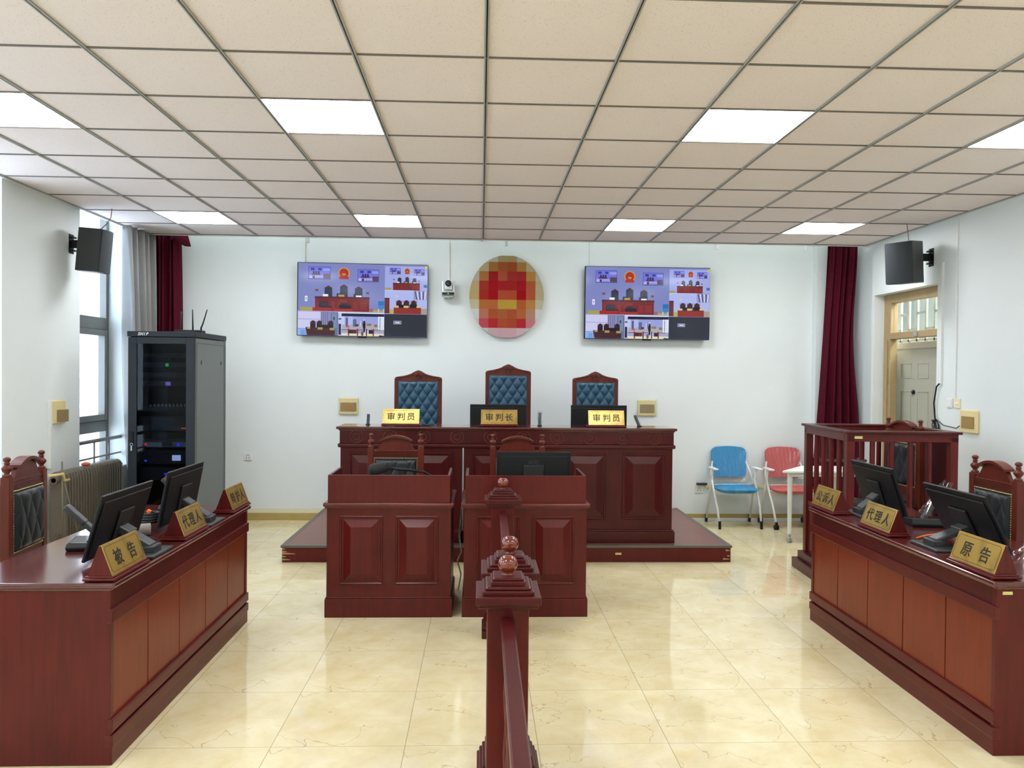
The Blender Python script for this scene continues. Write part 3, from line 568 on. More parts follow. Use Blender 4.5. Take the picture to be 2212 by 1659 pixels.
# ================================================================= monitors
def monitor(loc, rz, label, z0, lean, height, grp, logo=False, by=-.21, stand='low'):
    """back towards -y; the panel leans its top towards -y"""
    t = thing('monitor', label, 'monitor', loc, rz, grp)
    P = T((0, 0, z0)) @ RX(lean)
    mb = MB(P); mb.box(-.272, .272, -.004, .010, 0, height, .004, mat=BLK); mb.box(-.25, .25, -.013, -.003, .02, height - .03, .004, mat=BLK); obj('back_shell', mb, None, t)
    obj('screen', MB(P).box(-.262, .262, .0105, .0115, .012, height - .012), plain('dark_screen', (12, 13, 16), .15) if 'dark_screen' not in bpy.data.materials else bpy.data.materials['dark_screen'], t)
    cz = height * .42
    mb = MB(P); mb.box(-.075, .075, -.026, -.016, cz - .075, cz + .085, .006); mb.box(-.022, .022, -.0275, -.025, cz - .03, cz + .012, .001, mat=FEETR); mb.mats.insert(0, BLK2) if False else None
    obj('mount_plate', mb, BLK2, t)
    if logo:
        letters('letter', 'AOC', .04, .028, .0008, t, BLK2, P @ T((0, -.0195, cz + .105)) @ RX(R90))
    if stand == 'low':
        q = P @ Vector((0, -.045, .112)); e = Vector((0, by, .038))
        d = (e - q); ang = math.atan2(d.z, d.y); Ln = d.length
        A = T(q) @ RX(ang)
        mb = MB(A); mb.box(-.04, .04, -.01, Ln, -.013, .013, .006); mb.box(-.046, .046, -.03, .03, -.020, .016, .006); obj('arm', mb, BLK2, t)
        mb = MB(); mb.box(-.125, .125, by - .055, by + .12, .0, .014, .005); mb.box(-.05, .05, by - .025, by + .03, .012, .045, .006); obj('base', mb, BLK2, t)
    else:
        mb = MB(); mb.box(-.03, .03, -.075, -.045, .012, z0 + cz, .006); mb.box(-.03, .03, -.05, -.02, z0 + cz - .05, z0 + cz, .004); obj('arm', mb, BLK2, t)
        mb = MB(); mb.box(-.11, .11, -.13, .07, 0, .014, .005); obj('base', mb, BLK2, t)
    return t
g = 'black monitors on the long desks'
monitor((-1.807, 3.872, Z), R90, 'black tilted monitor nearest 被告 nameplate on left desk', .018, math.atan2(.087, .302), .318, g, by=-.20)
monitor((-1.79, 4.648, Z), R90, 'black tilted monitor further along left desk, before the rack', .018, math.atan2(.060, .315), .322, g, by=-.19)
monitor((2.653, 4.014, Z), -R90, 'black leaning monitor beside 原告 nameplate on right desk', .018, math.atan2(.146, .29), .326, g, by=-.245)
monitor((2.658, 4.968, Z), -R90, 'black leaning monitor behind 公诉人 nameplate on right desk', .018, math.atan2(.102, .31), .33, g, by=-.17)
monitor((.172, 7.46, 1.046), 0, 'black monitor on bench before the tallest judge chair', .03, 0, .31, 'black monitors on the bench', by=0, stand='up')
monitor((1.146, 7.46, 1.046), 0, 'black monitor on bench before the right judge chair', .03, 0, .31, 'black monitors on the bench', by=0, stand='up')
monitor((.392, 5.65, .791), 0, 'black monitor with faint lettering standing on the right clerk desk', .012, 0, .31, None, True, stand='up')
# ================================================================= carved court chairs
def court_chair(label, loc, rz, grp):
    """pad looks to -y; origin on the floor below the seat"""
    t = thing('court_chair', label, 'chair', loc, rz, grp)
    for s in (-1, 1):
        p = obj('back_post', MB().box(s * .2085 - .025, s * .2085 + .025, .185, .235, 0, 1.078, .004), WC, t)
        f = MB(); f.lathe([(.020, 0), (.024, .004), (.024, .010), (.014, .018), (.013, .022), (.024, .036), (.028, .046), (.027, .053), (.016, .064), (.012, .07), (.015, .074), (.016, .078), (.011, .083), (.019, .093), (.0205, .099), (.017, .107), (.008, .112), (0, .113)], (s * .2085, .21, 1.076)); obj('finial', f, WC, p)
    mb = MB(); mb.box(-.186, .186, .195, .225, 1.0, 1.055, .002)
    for k in range(6): mb.box(-.186, .186, .190, .198, 1.001 + k * .0092, 1.0062 + k * .0092, .0015, seg=1)
    obj('reeded_rail', mb, WC, t)
    n = 12; top = [(.117 * math.cos(PI * k / n), 1.118 + .038 * math.sin(PI * k / n)) for k in range(n + 1)]
    obj('crest_board', MB().prism([(.16, 1.055)] + top + [(-.16, 1.055)], 'y', .198, .222), WC, t)
    lo = [(.136 * math.cos(a), 1.058 + .082 * math.sin(a) * 1.0) for a in [math.radians(35 + 110 * k / 14) for k in range(15)]]
    lo = []; hi = []
    for k in range(15):
        u = -1 + 2 * k / 14; lo.append((.136 * u, 1.122 + .034 * (1 - u * u))); hi.append((.133 * u, 1.136 + .038 * (1 - u * u)))
    obj('crest_cap', MB().prism(lo + hi[::-1], 'y', .172, .238), WC, t)
    obj('lower_rail', MB().box(-.186, .186, .192, .228, .575, .642, .004), WC, t)
    mb = MB(); mb.pad(-.171, .171, .656, .985, .195, .013, .12, .12, 0, .93, .26, edge=.035); mb.box(-.184, .184, .194, .222, .64, 1.0)
    pd = obj('tufted_back', mb, BLACKL, t)
    for r in range(3):
        for c in ((-.12, 0, .12) if r % 2 == 0 else (-.06, .06)): obj('button', MB().ball((c, .176, .93 - .12 * r), .009, (1, .6, 1), u=10, v=6), BLACKL, pd)
    mb = MB(); step = .0135
    k = int(.36 / step)
    for q in range(k + 1):
        x = -.178 + q * .356 / k
        for z in (.648, .992): mb.ball((x, .191, z), .0062, u=6, v=4)
    k = int(.34 / step)
    for q in range(1, k):
        z = .648 + q * .344 / k
        for x in (-.178, .178): mb.ball((x, .191, z), .0062, u=6, v=4)
    obj('nailhead_trim', mb, BRASSN, t)
    mb = MB(); mb.box(-.225, .225, -.235, .19, .40, .46, .004); obj('seat_frame', mb, WC, t)
    obj('seat', MB().box(-.215, .215, -.23, .185, .455, .51, .022, seg=3), BLACKL, t)
    for s in (-1, 1): obj('leg', MB().box(s * .2 - .022, s * .2 + .022, -.225, -.18, 0, .40, .004), WC, t)
    return t
gC = 'carved wooden court chairs with tufted black backs'
ch = court_chair('carved court chair behind the left clerk desk, in front of bench', (-.675, 6.04, 0), 0, gC)
ch.scale = (.955, 1, 1.006)
dup(ch, (.302, 6.04, 0), 0, 'carved court chair behind the right clerk desk monitor')
dup(ch, (-2.427, 4.612, 0), R90 + .085, 'carved court chair at far left behind the 被告 nameplate')
dup(ch, (2.938, 4.60, 0), -R90, 'carved court chair at far right by the 原告 nameplate')
dup(ch, (3.27, 6.20, .15), math.radians(-83), 'carved court chair standing inside the railed dock')

# ================================================================= judges' high chairs
def judge_chair(label, loc, dz, w=.485):
    t = thing('judge_chair', label, 'chair', loc, 0, 'high-backed judge chairs behind the bench'); h = w / 2
    sh = 1.478 + dz; cr = 1.548 + dz; iz = 1.432 + dz; ix = h - .036; bz = .50
    left = [(-h, bz), (-h, sh - .02), (-h + .008, sh - .004), (-h + .03, sh + .002)]
    mid = [(-.15, sh + .012), (-.11, sh + .022), (-.075, sh + .034), (-.045, sh + .052), (-.02, cr - .006), (0, cr)]
    half = left + mid
    out = half + [(-x, z) for x, z in half[-2::-1]]
    poly = out + [(ix, bz), (ix, iz), (-ix, iz), (-ix, bz)]
    obj('back_frame', MB().prism(poly, 'y', .19, .245, bev=0), WC, t)
    s = MB()
    for k in range(7):
        a = math.radians(-66 + 22 * k); L = .052 if k != 3 else .058
        s.ball((0, 0, L * .62), 1, (.0085, .009, L * .44), T((0, .188, cr - .066)) @ RY(a), u=8, v=8)
    for sx in (-1, 1): s.ring((sx * .024, .188, cr - .078), .012, .005)
    for sx in (-1, 1): s.ball((sx * (h - .022), .186, sh - .022), .012, (1, .5, .8))
    for sx in (-1, 1): s.tube([(sx * (h - .03), .187, sh - .008), (sx * .14, .187, sh + .003), (sx * .09, .187, sh + .017), (sx * .05, .187, sh + .036)], .005, n=6)
    obj('carved_crest', s, WC, t)
    mb = MB(); a, b = .094, .0725
    mb.pad(-ix, ix, bz + .06, iz, .20, .022, a, b, .0 if False else a / 2, iz - .085, .38, 110, 190, .03, base=.012); mb.box(-ix, ix, .201, .23, bz + .06, iz)
    pd = obj('tufted_back', mb, BLUE, t)
    mb = MB(); r = 0; z = iz - .085
    while z > bz + .09:
        for c in ((-1.5, -.5, .5, 1.5) if r % 2 == 0 else (-1, 0, 1)): mb.ball((c * a, .184, z), .0058, (1, .7, 1), u=8, v=6)
        z -= b; r += 1
    obj('button', mb, BLUE, pd)
    mb = MB(); k = int((iz - bz - .06) / .018)
    for q in range(k):
        for sx in (-1, 1): mb.ball((sx * (ix - .006), .192, bz + .07 + q * .018), .0075, (1, .8, .7), u=6, v=5)
    k = int(2 * ix / .018)
    for q in range(k): mb.ball((-ix + .009 + q * .018, .192, iz - .006), .0075, (.7, .8, 1), u=6, v=5)
    obj('gathered_edge', mb, BLUE, t)
    obj('seat_frame', MB().box(-h, h, -.28, .24, .40, .50, .006), WC, t)
    obj('seat', MB().box(-h + .02, h - .02, -.275, .19, .495, .57, .03, seg=3), BLUE, t)
    for sx in (-1, 1):
        for y in (-.25, .20): obj('leg', MB().box(sx * (h - .035) - .028, sx * (h - .035) + .028, y - .03, y + .03, 0, .41, .005), WC, t)
    return t
judge_chair('high judge chair with blue tufted back at left behind bench', (-.647, 7.87, .15), .012, .49)
judge_chair('tallest blue tufted judge chair, middle one behind the bench', (.287, 7.89, .15), .084, .475)
judge_chair('high judge chair with blue tufted back at right behind bench', (1.203, 7.89, .15), .016, .479)

# ================================================================= balustrade in the middle of the floor
def post(t, x, y):
    p = obj('post', MB().box(x - .076, x + .076, y - .076, y + .076, .0, .842, .004), W, t)
    mb = MB(); mb.box(x - .108, x + .108, y - .108, y + .108, .838, .856, .004); mb.box(x - .118, x + .118, y - .118, y + .118, .852, .882, .004)
    mb.box(x - .094, x + .094, y - .094, y + .094, .88, .898, .004); mb.box(x - .084, x + .084, y - .084, y + .084, .896, .910, .008)
    mb.box(x - .064, x + .064, y - .064, y + .064, .908, .926, .004); mb.box(x - .057, x + .057, y - .057, y + .057, .924, .937, .006)
    obj('cap', mb, WD, p)
    f = MB(); f.lathe([(.022, 0), (.026, .004), (.018, .008), (.030, .018), (.0365, .034), (.037, .044), (.033, .058), (.024, .067), (.013, .0715), (0, .072)], (x, y, .935), 28); obj('ball_finial', f, WB, p)
    mb = MB()
    for k, (z0, z1, o) in enumerate(((0, .05, .13), (.05, .075, .120), (.075, .10, .108), (.10, .13, .096))): mb.box(x - o, x + o, y - o, y + o, z0, z1, .006)
    obj('plinth', mb, WD, p)
def rails(t, x0, y0, x1, y1, n):
    dx, dy = x1 - x0, y1 - y0; L = math.hypot(dx, dy); A = T((x0, y0, 0)) @ RZ(math.atan2(dy, dx))
    obj('top_rail', MB(A).box(0, L, -.0235, .0235, .755, .80, .005), WD, t)
    obj('bottom_rail', MB(A).box(0, L, -.02, .02, .10, .14, .004), WD, t)
    for k in range(n):
        x = L * (k + .5) / n; m = MB(A); m.lathe([(.010, .14), (.013, .2), (.010, .24), (.016, .34), (.010, .45), (.016, .56), (.010, .66), (.013, .70), (.010, .755)], (x, 0, 0), 10); obj('baluster', m, W, t)
t = thing('railing', 'nearest railing with ball-topped post and handrail running towards the viewer', 'railing', (0, 0, 0))
post(t, .107, 2.876); rails(t, .095, .42, .104, 2.80, 12)
obj('end_post', MB().box(.06, .13, .36, .43, 0, .80, .006), W, t)
t = thing('railing', 'further railing between two ball-topped posts before the clerk desks', 'railing', (0, 0, 0))
post(t, .127, 3.217); post(t, .150, 5.017); rails(t, .128, 3.293, .150, 4.94, 10)

# ================================================================= dock
t = thing('dock', 'square mahogany dock with baluster sides behind the right desk', 'dock', (2.80, 5.80, 0), math.radians(-3))
Wd, Dp = .845, .90
mb = MB(); mb.box(-.075, Wd + .06, -.06, Dp + .06, 0, .085, .006); mb.box(-.035, Wd + .03, -.03, Dp + .03, .085, .15, .006); obj('base', mb, WD, t)
for x, y in ((.03, .03), (Wd - .03, .03), (.03, Dp - .03), (Wd - .03, Dp - .03)): obj('corner_post', MB().box(x - .03, x + .03, y - .03, y + .03, .15, 1.23, .004), W, t)
mb = MB()
for a in ((-.022, Wd + .022, -.022, .062), (-.022, Wd + .022, Dp - .062, Dp + .022), (-.022, .062, .062, Dp - .062), (Wd - .062, Wd + .022, .062, Dp - .062)): mb.box(*a, 1.250, 1.272, .008)
obj('top_rail', mb, WD, t)
mb = MB()
for a in ((.0, Wd, 0, .055), (0, Wd, Dp - .055, Dp), (.0, .055, .055, Dp - .055), (Wd - .055, Wd, .055, Dp - .055)): mb.box(*a, 1.19, 1.252, .003)
obj('frieze_rail', mb, W, t)
mb = MB()
for a in ((.06, Wd - .06, .015, .045), (.06, Wd - .06, Dp - .045, Dp - .015), (.015, .045, .06, Dp - .06)): mb.box(*a, .56, .60, .003)
obj('lower_rail', mb, W, t)
mb = MB(); mb.box(.06, Wd - .06, .02, .04, .15, .56); mb.box(.06, Wd - .06, Dp - .04, Dp - .02, .15, .56); mb.box(.02, .04, .06, Dp - .06, .15, .56); obj('lower_panel', mb, W, t)
mb = MB(); mb.box(Wd - .045, Wd - .015, .06, Dp - .06, .15, 1.19); obj('gate', mb, WD, t)
for k in range(4):
    for ax in range(3):
        u = (k + 1) / 5
        x, y = ((.03, .06 + (Dp - .12) * u), (.06 + (Wd - .12) * u, .03), (.06 + (Wd - .12) * u, Dp - .03))[ax]
        m = MB(); m.cyl((x, y, .60), (x, y, 1.19), .020, n=14); obj('baluster', m, W, t)
obj('ledge', MB().box(.06, Wd * .55, Dp - .20, Dp - .045, .955, .98, .004), WHITELAM if False else WT, t)
obj('asset_label', MB().box(.055, .115, -.002, .0, 1.212, 1.232), STICK, t)

# ================================================================= folding chairs and table
def folding_chair(label, loc, rz, fab, casters):
    t = thing('folding_chair', label, 'chair', loc, rz, 'folding chairs along the back wall')
    def back(u, v):
        s = 2 * u - 1; z = .53 + .325 * v; r = 1
        hw = .205 - .012 * (1 - v); k = max(0, (v - .78) / .22); hw *= (1 - .20 * k ** 3); k2 = max(0, (.12 - v) / .12); hw *= 1 - .06 * k2 ** 2
        return (s * hw, .165 + .055 * v - .03 * (1 - s * s) * -1 * .6 - .0, z + .018 * (1 - s * s) * (1 if v > .5 else .6) * (v - .2))
    mb = MB(); mb.grid(back, 20, 16); mb.grid(lambda u, v: tuple(Vector(back(u, v)) + Vector((0, .028, 0))), 20, 16)
    for e in range(2):
        mb.grid(lambda u, v, e=e: tuple(Vector(back(e, v)) + Vector((0, .028 * u, 0))), 2, 16); mb.grid(lambda u, v, e=e: tuple(Vector(back(u, e)) + Vector((0, .028 * v, 0))), 20, 2)
    obj('backrest', mb, fab, t)
    def seat(u, v, dz=0, up=True):
        a = 2 * PI * u; ex = 4.2; cx = abs(math.cos(a)) ** (2 / ex) * (1 if math.cos(a) >= 0 else -1); cy = abs(math.sin(a)) ** (2 / ex) * (1 if math.sin(a) >= 0 else -1)
        r = v; return (.228 * r * cx, -.02 + .215 * r * cy, (.425 + .030 * math.sqrt(max(0, 1 - r ** 4))) if up else (.425 - .050 * math.sqrt(max(0, 1 - r ** 4))))
    mb = MB(); mb.grid(lambda u, v: seat(u, v), 40, 8); mb.grid(lambda u, v: seat(u, v, up=False), 40, 8); obj('seat', mb, fab, t)
    for s in (-1, 1):
        m = MB(); m.tube([(s * .252, .205, .05 if not casters else .06), (s * .250, .10, .34), (s * .248, .0, .635)], .0125, n=10); fr = obj('rear_leg', m, WSTEEL, t)
        m = MB(); m.tube([(s * .232, -.22, .05 if not casters else .06), (s * .240, -.14, .24), (s * .246, .02, .47), (s * .246, .055, .52)], .0125, n=10); fl = obj('front_leg', m, WSTEEL, t)
        m = MB(); m.tube([(s * .236, .06, .45), (s * .232, .13, .56), (s * .195, .20, .70)], .010, n=8); obj('back_support', m, WSTEEL, t)
        m = MB(); m.box(s * .25 - .03, s * .25 + .03, -.13, .09, .633, .652, .008); obj('armrest', m, WHT, t)
        for (x, y), par in (((s * .252, .21), fr), ((s * .232, -.225), fl)):
            if casters:
                m = MB(); m.cyl((x - .022, y, .028), (x - .006, y, .028), .028, n=16); m.cyl((x + .006, y, .028), (x + .022, y, .028), .028, n=16); m.box(x - .012, x + .012, y - .016, y + .02, .02, .085, .004); obj('caster', m, BLK, par)
            else:
                m = MB(); m.cyl((x, y + (.005 if y > 0 else -.002), 0), (x, y, .085), .0155, n=12); obj('foot', m, BLK, par)
    m = MB(); m.tube([(-.236, -.02, .40), (.236, -.02, .40)], .010); m.tube([(-.246, .05, .45), (.246, .05, .45)], .010); obj('cross_bar', m, WSTEEL, t)
    rnd = random.Random(7)
    def wrap(u, v):
        p = Vector(back(u, min(1, max(0, v * 1.12 - .06)))); z = v
        a = (u - .5) / (.25 + v); n = .006 * math.sin(9 * a + 4 * v) + .0045 * math.sin(34 * a + 5 * math.sin(3 * v + 7 * u)) + .003 * math.sin(61 * a + 6 * v)
        return (p.x * 1.09, p.y - .022 + n, .43 + .45 * v)
    m = MB(); m.grid(wrap, 46, 40); m.grid(lambda u, v: (.238 * (2 * u - 1) * (1 - .05 * v), -.235 + .45 * v, .462 + .006 * math.sin(19 * u + 9 * v) * math.sin(15 * v - 11 * u) + .005 * math.sin(37 * u)), 40, 30)
    m.grid(lambda u, v: (.24 * (2 * u - 1), -.236 + .012 * math.sin(14 * u) * v, .462 - .085 * v + .006 * math.sin(25 * u)), 40, 8)
    obj('plastic_wrap', m, CLR, t, 'clear wrinkled plastic wrap')
    return t
folding_chair('blue folding chair still wrapped in clear plastic by back wall', (2.865, 8.60, 0), 0, BLUEF, False)
folding_chair('red folding chair on casters in clear plastic behind white table', (3.48, 8.56, 0), 0, PINKF, True)
t = thing('table', 'white trapezoid table on casters beside the dock', 'table', (3.6, 7.86, 0))
A = T((-3.6, -7.86, 0)); poly = [(3.03, 7.64), (4.18, 7.64), (3.80, 8.09), (3.41, 8.09)]
obj('tabletop', MB(A).prism(poly, 'z', .712, .735, bev=.004), WHITELAM, t)
i = [(3.12, 7.69), (4.09, 7.69), (3.77, 8.05), (3.44, 8.05)]
m = MB(A)
for a, b in zip(i, i[1:] + i[:1]):
    d = Vector((b[0] - a[0], b[1] - a[1], 0)); q = T((a[0], a[1], 0)) @ RZ(math.atan2(d.y, d.x)); m.box(0, d.length, -.012, .012, .672, .712, .003, q)
obj('apron', m, WSTEEL, t)
for x, y in [(3.14, 7.715), (4.07, 7.715), (3.755, 8.04), (3.455, 8.04)]:
    m = MB(A); m.cyl((x, y, .085), (x, y, .712), .019, .026, n=16); l = obj('leg', m, WSTEEL, t)
    m = MB(A); m.cyl((x - .022, y, .03), (x - .008, y, .03), .03); m.cyl((x + .008, y, .03), (x + .022, y, .03), .03); m.box(x - .014, x + .014, y - .012, y + .02, .02, .088, .004, mat=None); obj('caster', m, SILV, l)

# ================================================================= server rack
t = thing('server_rack', 'tall black equipment cabinet with glass door by left window', 'cabinet', (-2.835, 7.42, 0))
A = T((2.835, -7.42, 0)); x0, x1, y0, y1, hz = -3.125, -2.545, 7.0, 7.84, 2.03
m = MB(A); m.box(x0, x0 + .02, y0 + .025, y1, .05, hz - .05); m.box(x0, x1, y1 - .02, y1, .05, hz - .05); m.box(x0, x1, y0 + .03, y1, .03, .06)
for x in (x0 + .02, x1 - .05): m.box(x, x + .03, y0 + .03, y0 + .06, .05, hz - .05)
for x in (x0 + .05, x1 - .07): m.box(x, x + .02, y0 + .10, y0 + .13, .05, hz - .05)
obj('carcass', m, DKG, t)
for x in (x0 + .05, x1 - .05):
    for y in (y0 + .06, y1 - .06): m = MB(A); m.cyl((x, y, 0), (x, y, .035), .022); obj('foot', m, FEETR, t)
m = MB(A); m.box(x1 - .012, x1, y0 + .035, y1, .05, hz - .055, .003); sp = obj('side_panel', m, SIDEG, t, 'grey side panel')
m = MB(A)
for y in (y0 + .17, y1 - .14): m.box(x1 - .002, x1 + .002, y - .012, y + .012, 1.74, 1.775, .001)
obj('latch', m, FEETR, sp)
m = MB(A); m.box(x1 - .001, x1 + .0015, y0 + .055, y0 + .058, .1, hz - .10); m.box(x1 - .001, x1 + .0015, y0 + .058, y1 - .05, hz - .10, hz - .097); m.box(x1 - .001, x1 + .0015, y1 - .053, y1 - .05, .1, hz - .10); obj('panel_seam', m, FEETR, sp)
tc = obj('top_cap', MB(A).box(x0 - .006, x1 + .006, y0 - .008, y1 + .005, hz - .048, hz, .004), DKG, t)
letters('letter', 'SHIP', .036, .024, .0012, tc, INKW, A @ T((x0 + .135, y0 - .009, hz - .024)) @ RX(R90), .3)
m = MB(A)
for a in ((x0, x0 + .075, .06, hz - .052), (x1 - .075, x1, .06, hz - .052), (x0 + .075, x1 - .075, hz - .11, hz - .052), (x0 + .075, x1 - .075, .06, .14)): m.box(a[0], a[1], y0, y0 + .025, a[2], a[3], .003)
dr = obj('door', m, DKG, t)
obj('door_pane', MB(A).box(x0 + .075, x1 - .075, y0 + .010, y0 + .014, .14, hz - .11), TINT, dr)
m = MB(A); m.box(x0 + .022, x0 + .052, y0 - .012, y0, 1.03, 1.14, .004); obj('door_handle', m, BLK, dr)
m = MB(A); m.ring((x0 + .038, y0 - .016, 1.025), .012, .0025); m.box(x0 + .032, x0 + .044, y0 - .018, y0 - .015, .97, 1.012); obj('key', m, SILV, dr)
def zz(py): return H - (py - 806) / 1673.6 * 7.1
m = MB(A); m.box(x1 - .15, x1 - .085, y0 + .25, y0 + .26, .14, hz - .10)
for q in range(30): m.box(x1 - .12, x1 - .10, y0 + .247, y0 + .25, .18 + q * .058, .21 + q * .058, mat=None)
obj('mounting_rail', m, WHT, t)
FRONT = plain('unit_front', (62, 65, 68), .45)
def unit(name, label, z0, z1, depth=.2, mat=FRONT, feats=()):
    t = thing(name, label, 'rack unit', (-2.835, 7.1, z0), 0, 'equipment in the server rack')
    obj('case', MB().box(-.235, .215, 0, depth, 0, z1 - z0, .003), mat, t)
    for nm, (u0, u1, v0, v1), mt in feats: obj(nm, MB().box(u0, u1, -.006, .003, v0, v1, .001), mt, t)
    return t
unit('patch_unit', 'slim unit highest in the equipment cabinet', zz(778), zz(770), feats=(('label_strip', (-.10, .16, .008, .024), BLK2),))
u = unit('processor_unit', 'slim rack unit with glowing green ring light', zz(800), zz(789), feats=(('display', (-.12, -.02, .012, .034), plain('teal_panel', (40, 66, 70), .4)), ('display', (.05, .14, .012, .034), bpy.data.materials['teal_panel'])))
m = MB(); m.ring((.012, -.004, .024), .010, .0035); obj('ring_light', m, LED['green'], u)
unit('receiver_unit', 'slim rack unit with row of pale label strips', zz(822), zz(810), feats=(('label_strip', (-.14, -.02, .012, .036), plain('dim_label', (92, 88, 84), .5)), ('label_strip', (.0, .10, .012, .036), bpy.data.materials['dim_label'])))
unit('matrix_unit', 'slim rack unit with small violet screen', zz(840), zz(829), feats=(('screen', (.0, .042, .008, .04), LED['violet']), ('label_strip', (.06, .13, .02, .028), BLK2)))
u = unit('audio_mixer', 'sloping audio mixer with rows of knobs in the cabinet', zz(893), zz(884), .40)
for k in range(10):
    m = MB()
    for r in range(3): m.cyl((-.155 + k * .034, .06 + r * .09, .035), (-.158 + k * .034, .05 + r * .09, .058), .009, .007, n=8)
    obj('knob_row', m, WHT if k < 9 else YEL, u)
unit('wide_receiver', 'dark tall unit with teal window below the mixer', zz(935), zz(905), feats=(('display', (-.08, .10, .04, .085), bpy.data.materials['teal_panel']), ('status_lights', (.14, .22, .022, .030), LED['orange'])))
unit('power_amplifier', 'silver-fronted amplifier with dark centre screen and round buttons', zz(970), zz(955), feats=(('front_plate', (-.2, .225, .006, .048), SILV), ('screen', (-.03, .06, .010, .062), plain('dim_screen', (60, 66, 74), .2)), ('red_button', (-.185, -.162, .016, .038), LED['red']), ('blue_button', (.10, .128, .014, .04), LED['blue'])))
unit('recording_host', 'tall black host with lit picture screen and blue light', zz(1005), zz(978), feats=(('lit_screen', (.06, .135, .03, .08), LED['white']), ('blue_light', (-.185, -.165, .02, .036), LED['blue'])))
unit('lower_host', 'black host with red and blue lights low in cabinet', zz(1040), zz(1014), feats=(('status_lights', (-.01, .03, .05, .065), LED['blue']), ('red_light', (-.005, .03, .03, .04), LED['red'])))
t = thing('router', 'black router with upright antennas on top of the equipment cabinet', 'router', (-2.70, 7.3, 2.03))
obj('case', MB().box(-.12, .12, -.05, .08, 0, .028, .006), BLK, t)
for x, d, l in ((-.075, .0, .20), (.03, -.004, .22), (.105, .055, .22)):
    m = MB(); m.tube([(x, 0, .01), (x, 0, .05), (x + d * .3, 0, .09), (x + d, 0, l)], [.008, .008, .007, .005], n=8); obj('antenna', m, BLK, t)
# ================================================================= loudspeakers
def speaker(label, M, w, dp, h, grille_front, cable, wallx):
    t = thing('loudspeaker', label, 'speaker', M.translation, 0, 'wall loudspeakers'); R = M.to_3x3().to_4x4()
    n = 8; arc = [(-w / 2 + w * k / n, -dp / 2 - .022 * (1 - (2 * k / n - 1) ** 2)) for k in range(n + 1)]
    obj('cabinet', MB(R).prism([(-w / 2, -dp / 2 + .012), (w / 2, -dp / 2 + .012), (w / 2 - .02, dp / 2), (-w / 2 + .02, dp / 2)], 'z', -h / 2, h / 2, bev=.004), BLK2, t)
    obj('grille', MB(R).prism(arc + [(w / 2, -dp / 2 + .011), (-w / 2, -dp / 2 + .011)], 'z', -h / 2 + .004, h / 2 - .004), plain('speaker_cloth', (34, 41, 45), .75, bump=.3, scale=300) if 'speaker_cloth' not in bpy.data.materials else bpy.data.materials['speaker_cloth'], t)
    s = 1 if wallx > M.translation.x else -1; d = abs(wallx - M.translation.x); y = cable[1]
    m = MB(); m.box(*sorted((s * (d - .004), s * (d + .002))), y - .04, y + .04, -.02, .15, .001); m.box(*sorted((s * .02, s * (d - .002))), y - .012, y + .012, .03, .10, .003); m.box(*sorted((s * (d - .035), s * (d - .004))), y - .03, y + .03, .115, .13, .002); m.box(*sorted((s * (d - .035), s * (d - .004))), y - .03, y + .03, .0, .015, .002)
    obj('bracket', m, BLK, t)
    m = MB(); m.tube(cable[0], .004, n=6); obj('cable', m, plain('dusty_red_cable', (150, 90, 80), .5) if 'dusty_red_cable' not in bpy.data.materials else bpy.data.materials['dusty_red_cable'], t)
M = T((-3.40, 6.95, 2.725)) @ RY(math.radians(5)) @ RZ(R90 - .02)
speaker('black loudspeaker tilted down from left wall beside window', M, .19, .22, .375, True, ([(.03, .03, .18), (.09, .05, .25), (.10, .10, .31), (.09, .14, .40)], .05), XL)
M = T((3.965, 7.12, 2.755)) @ RZ(math.radians(-58)) @ RX(math.radians(5))
speaker('black loudspeaker tilted down above the grey door', M, .255, .24, .385, True, ([(.05, .03, .18), (.04, .03, .26), (.03, .04, .39)], .06), XR)

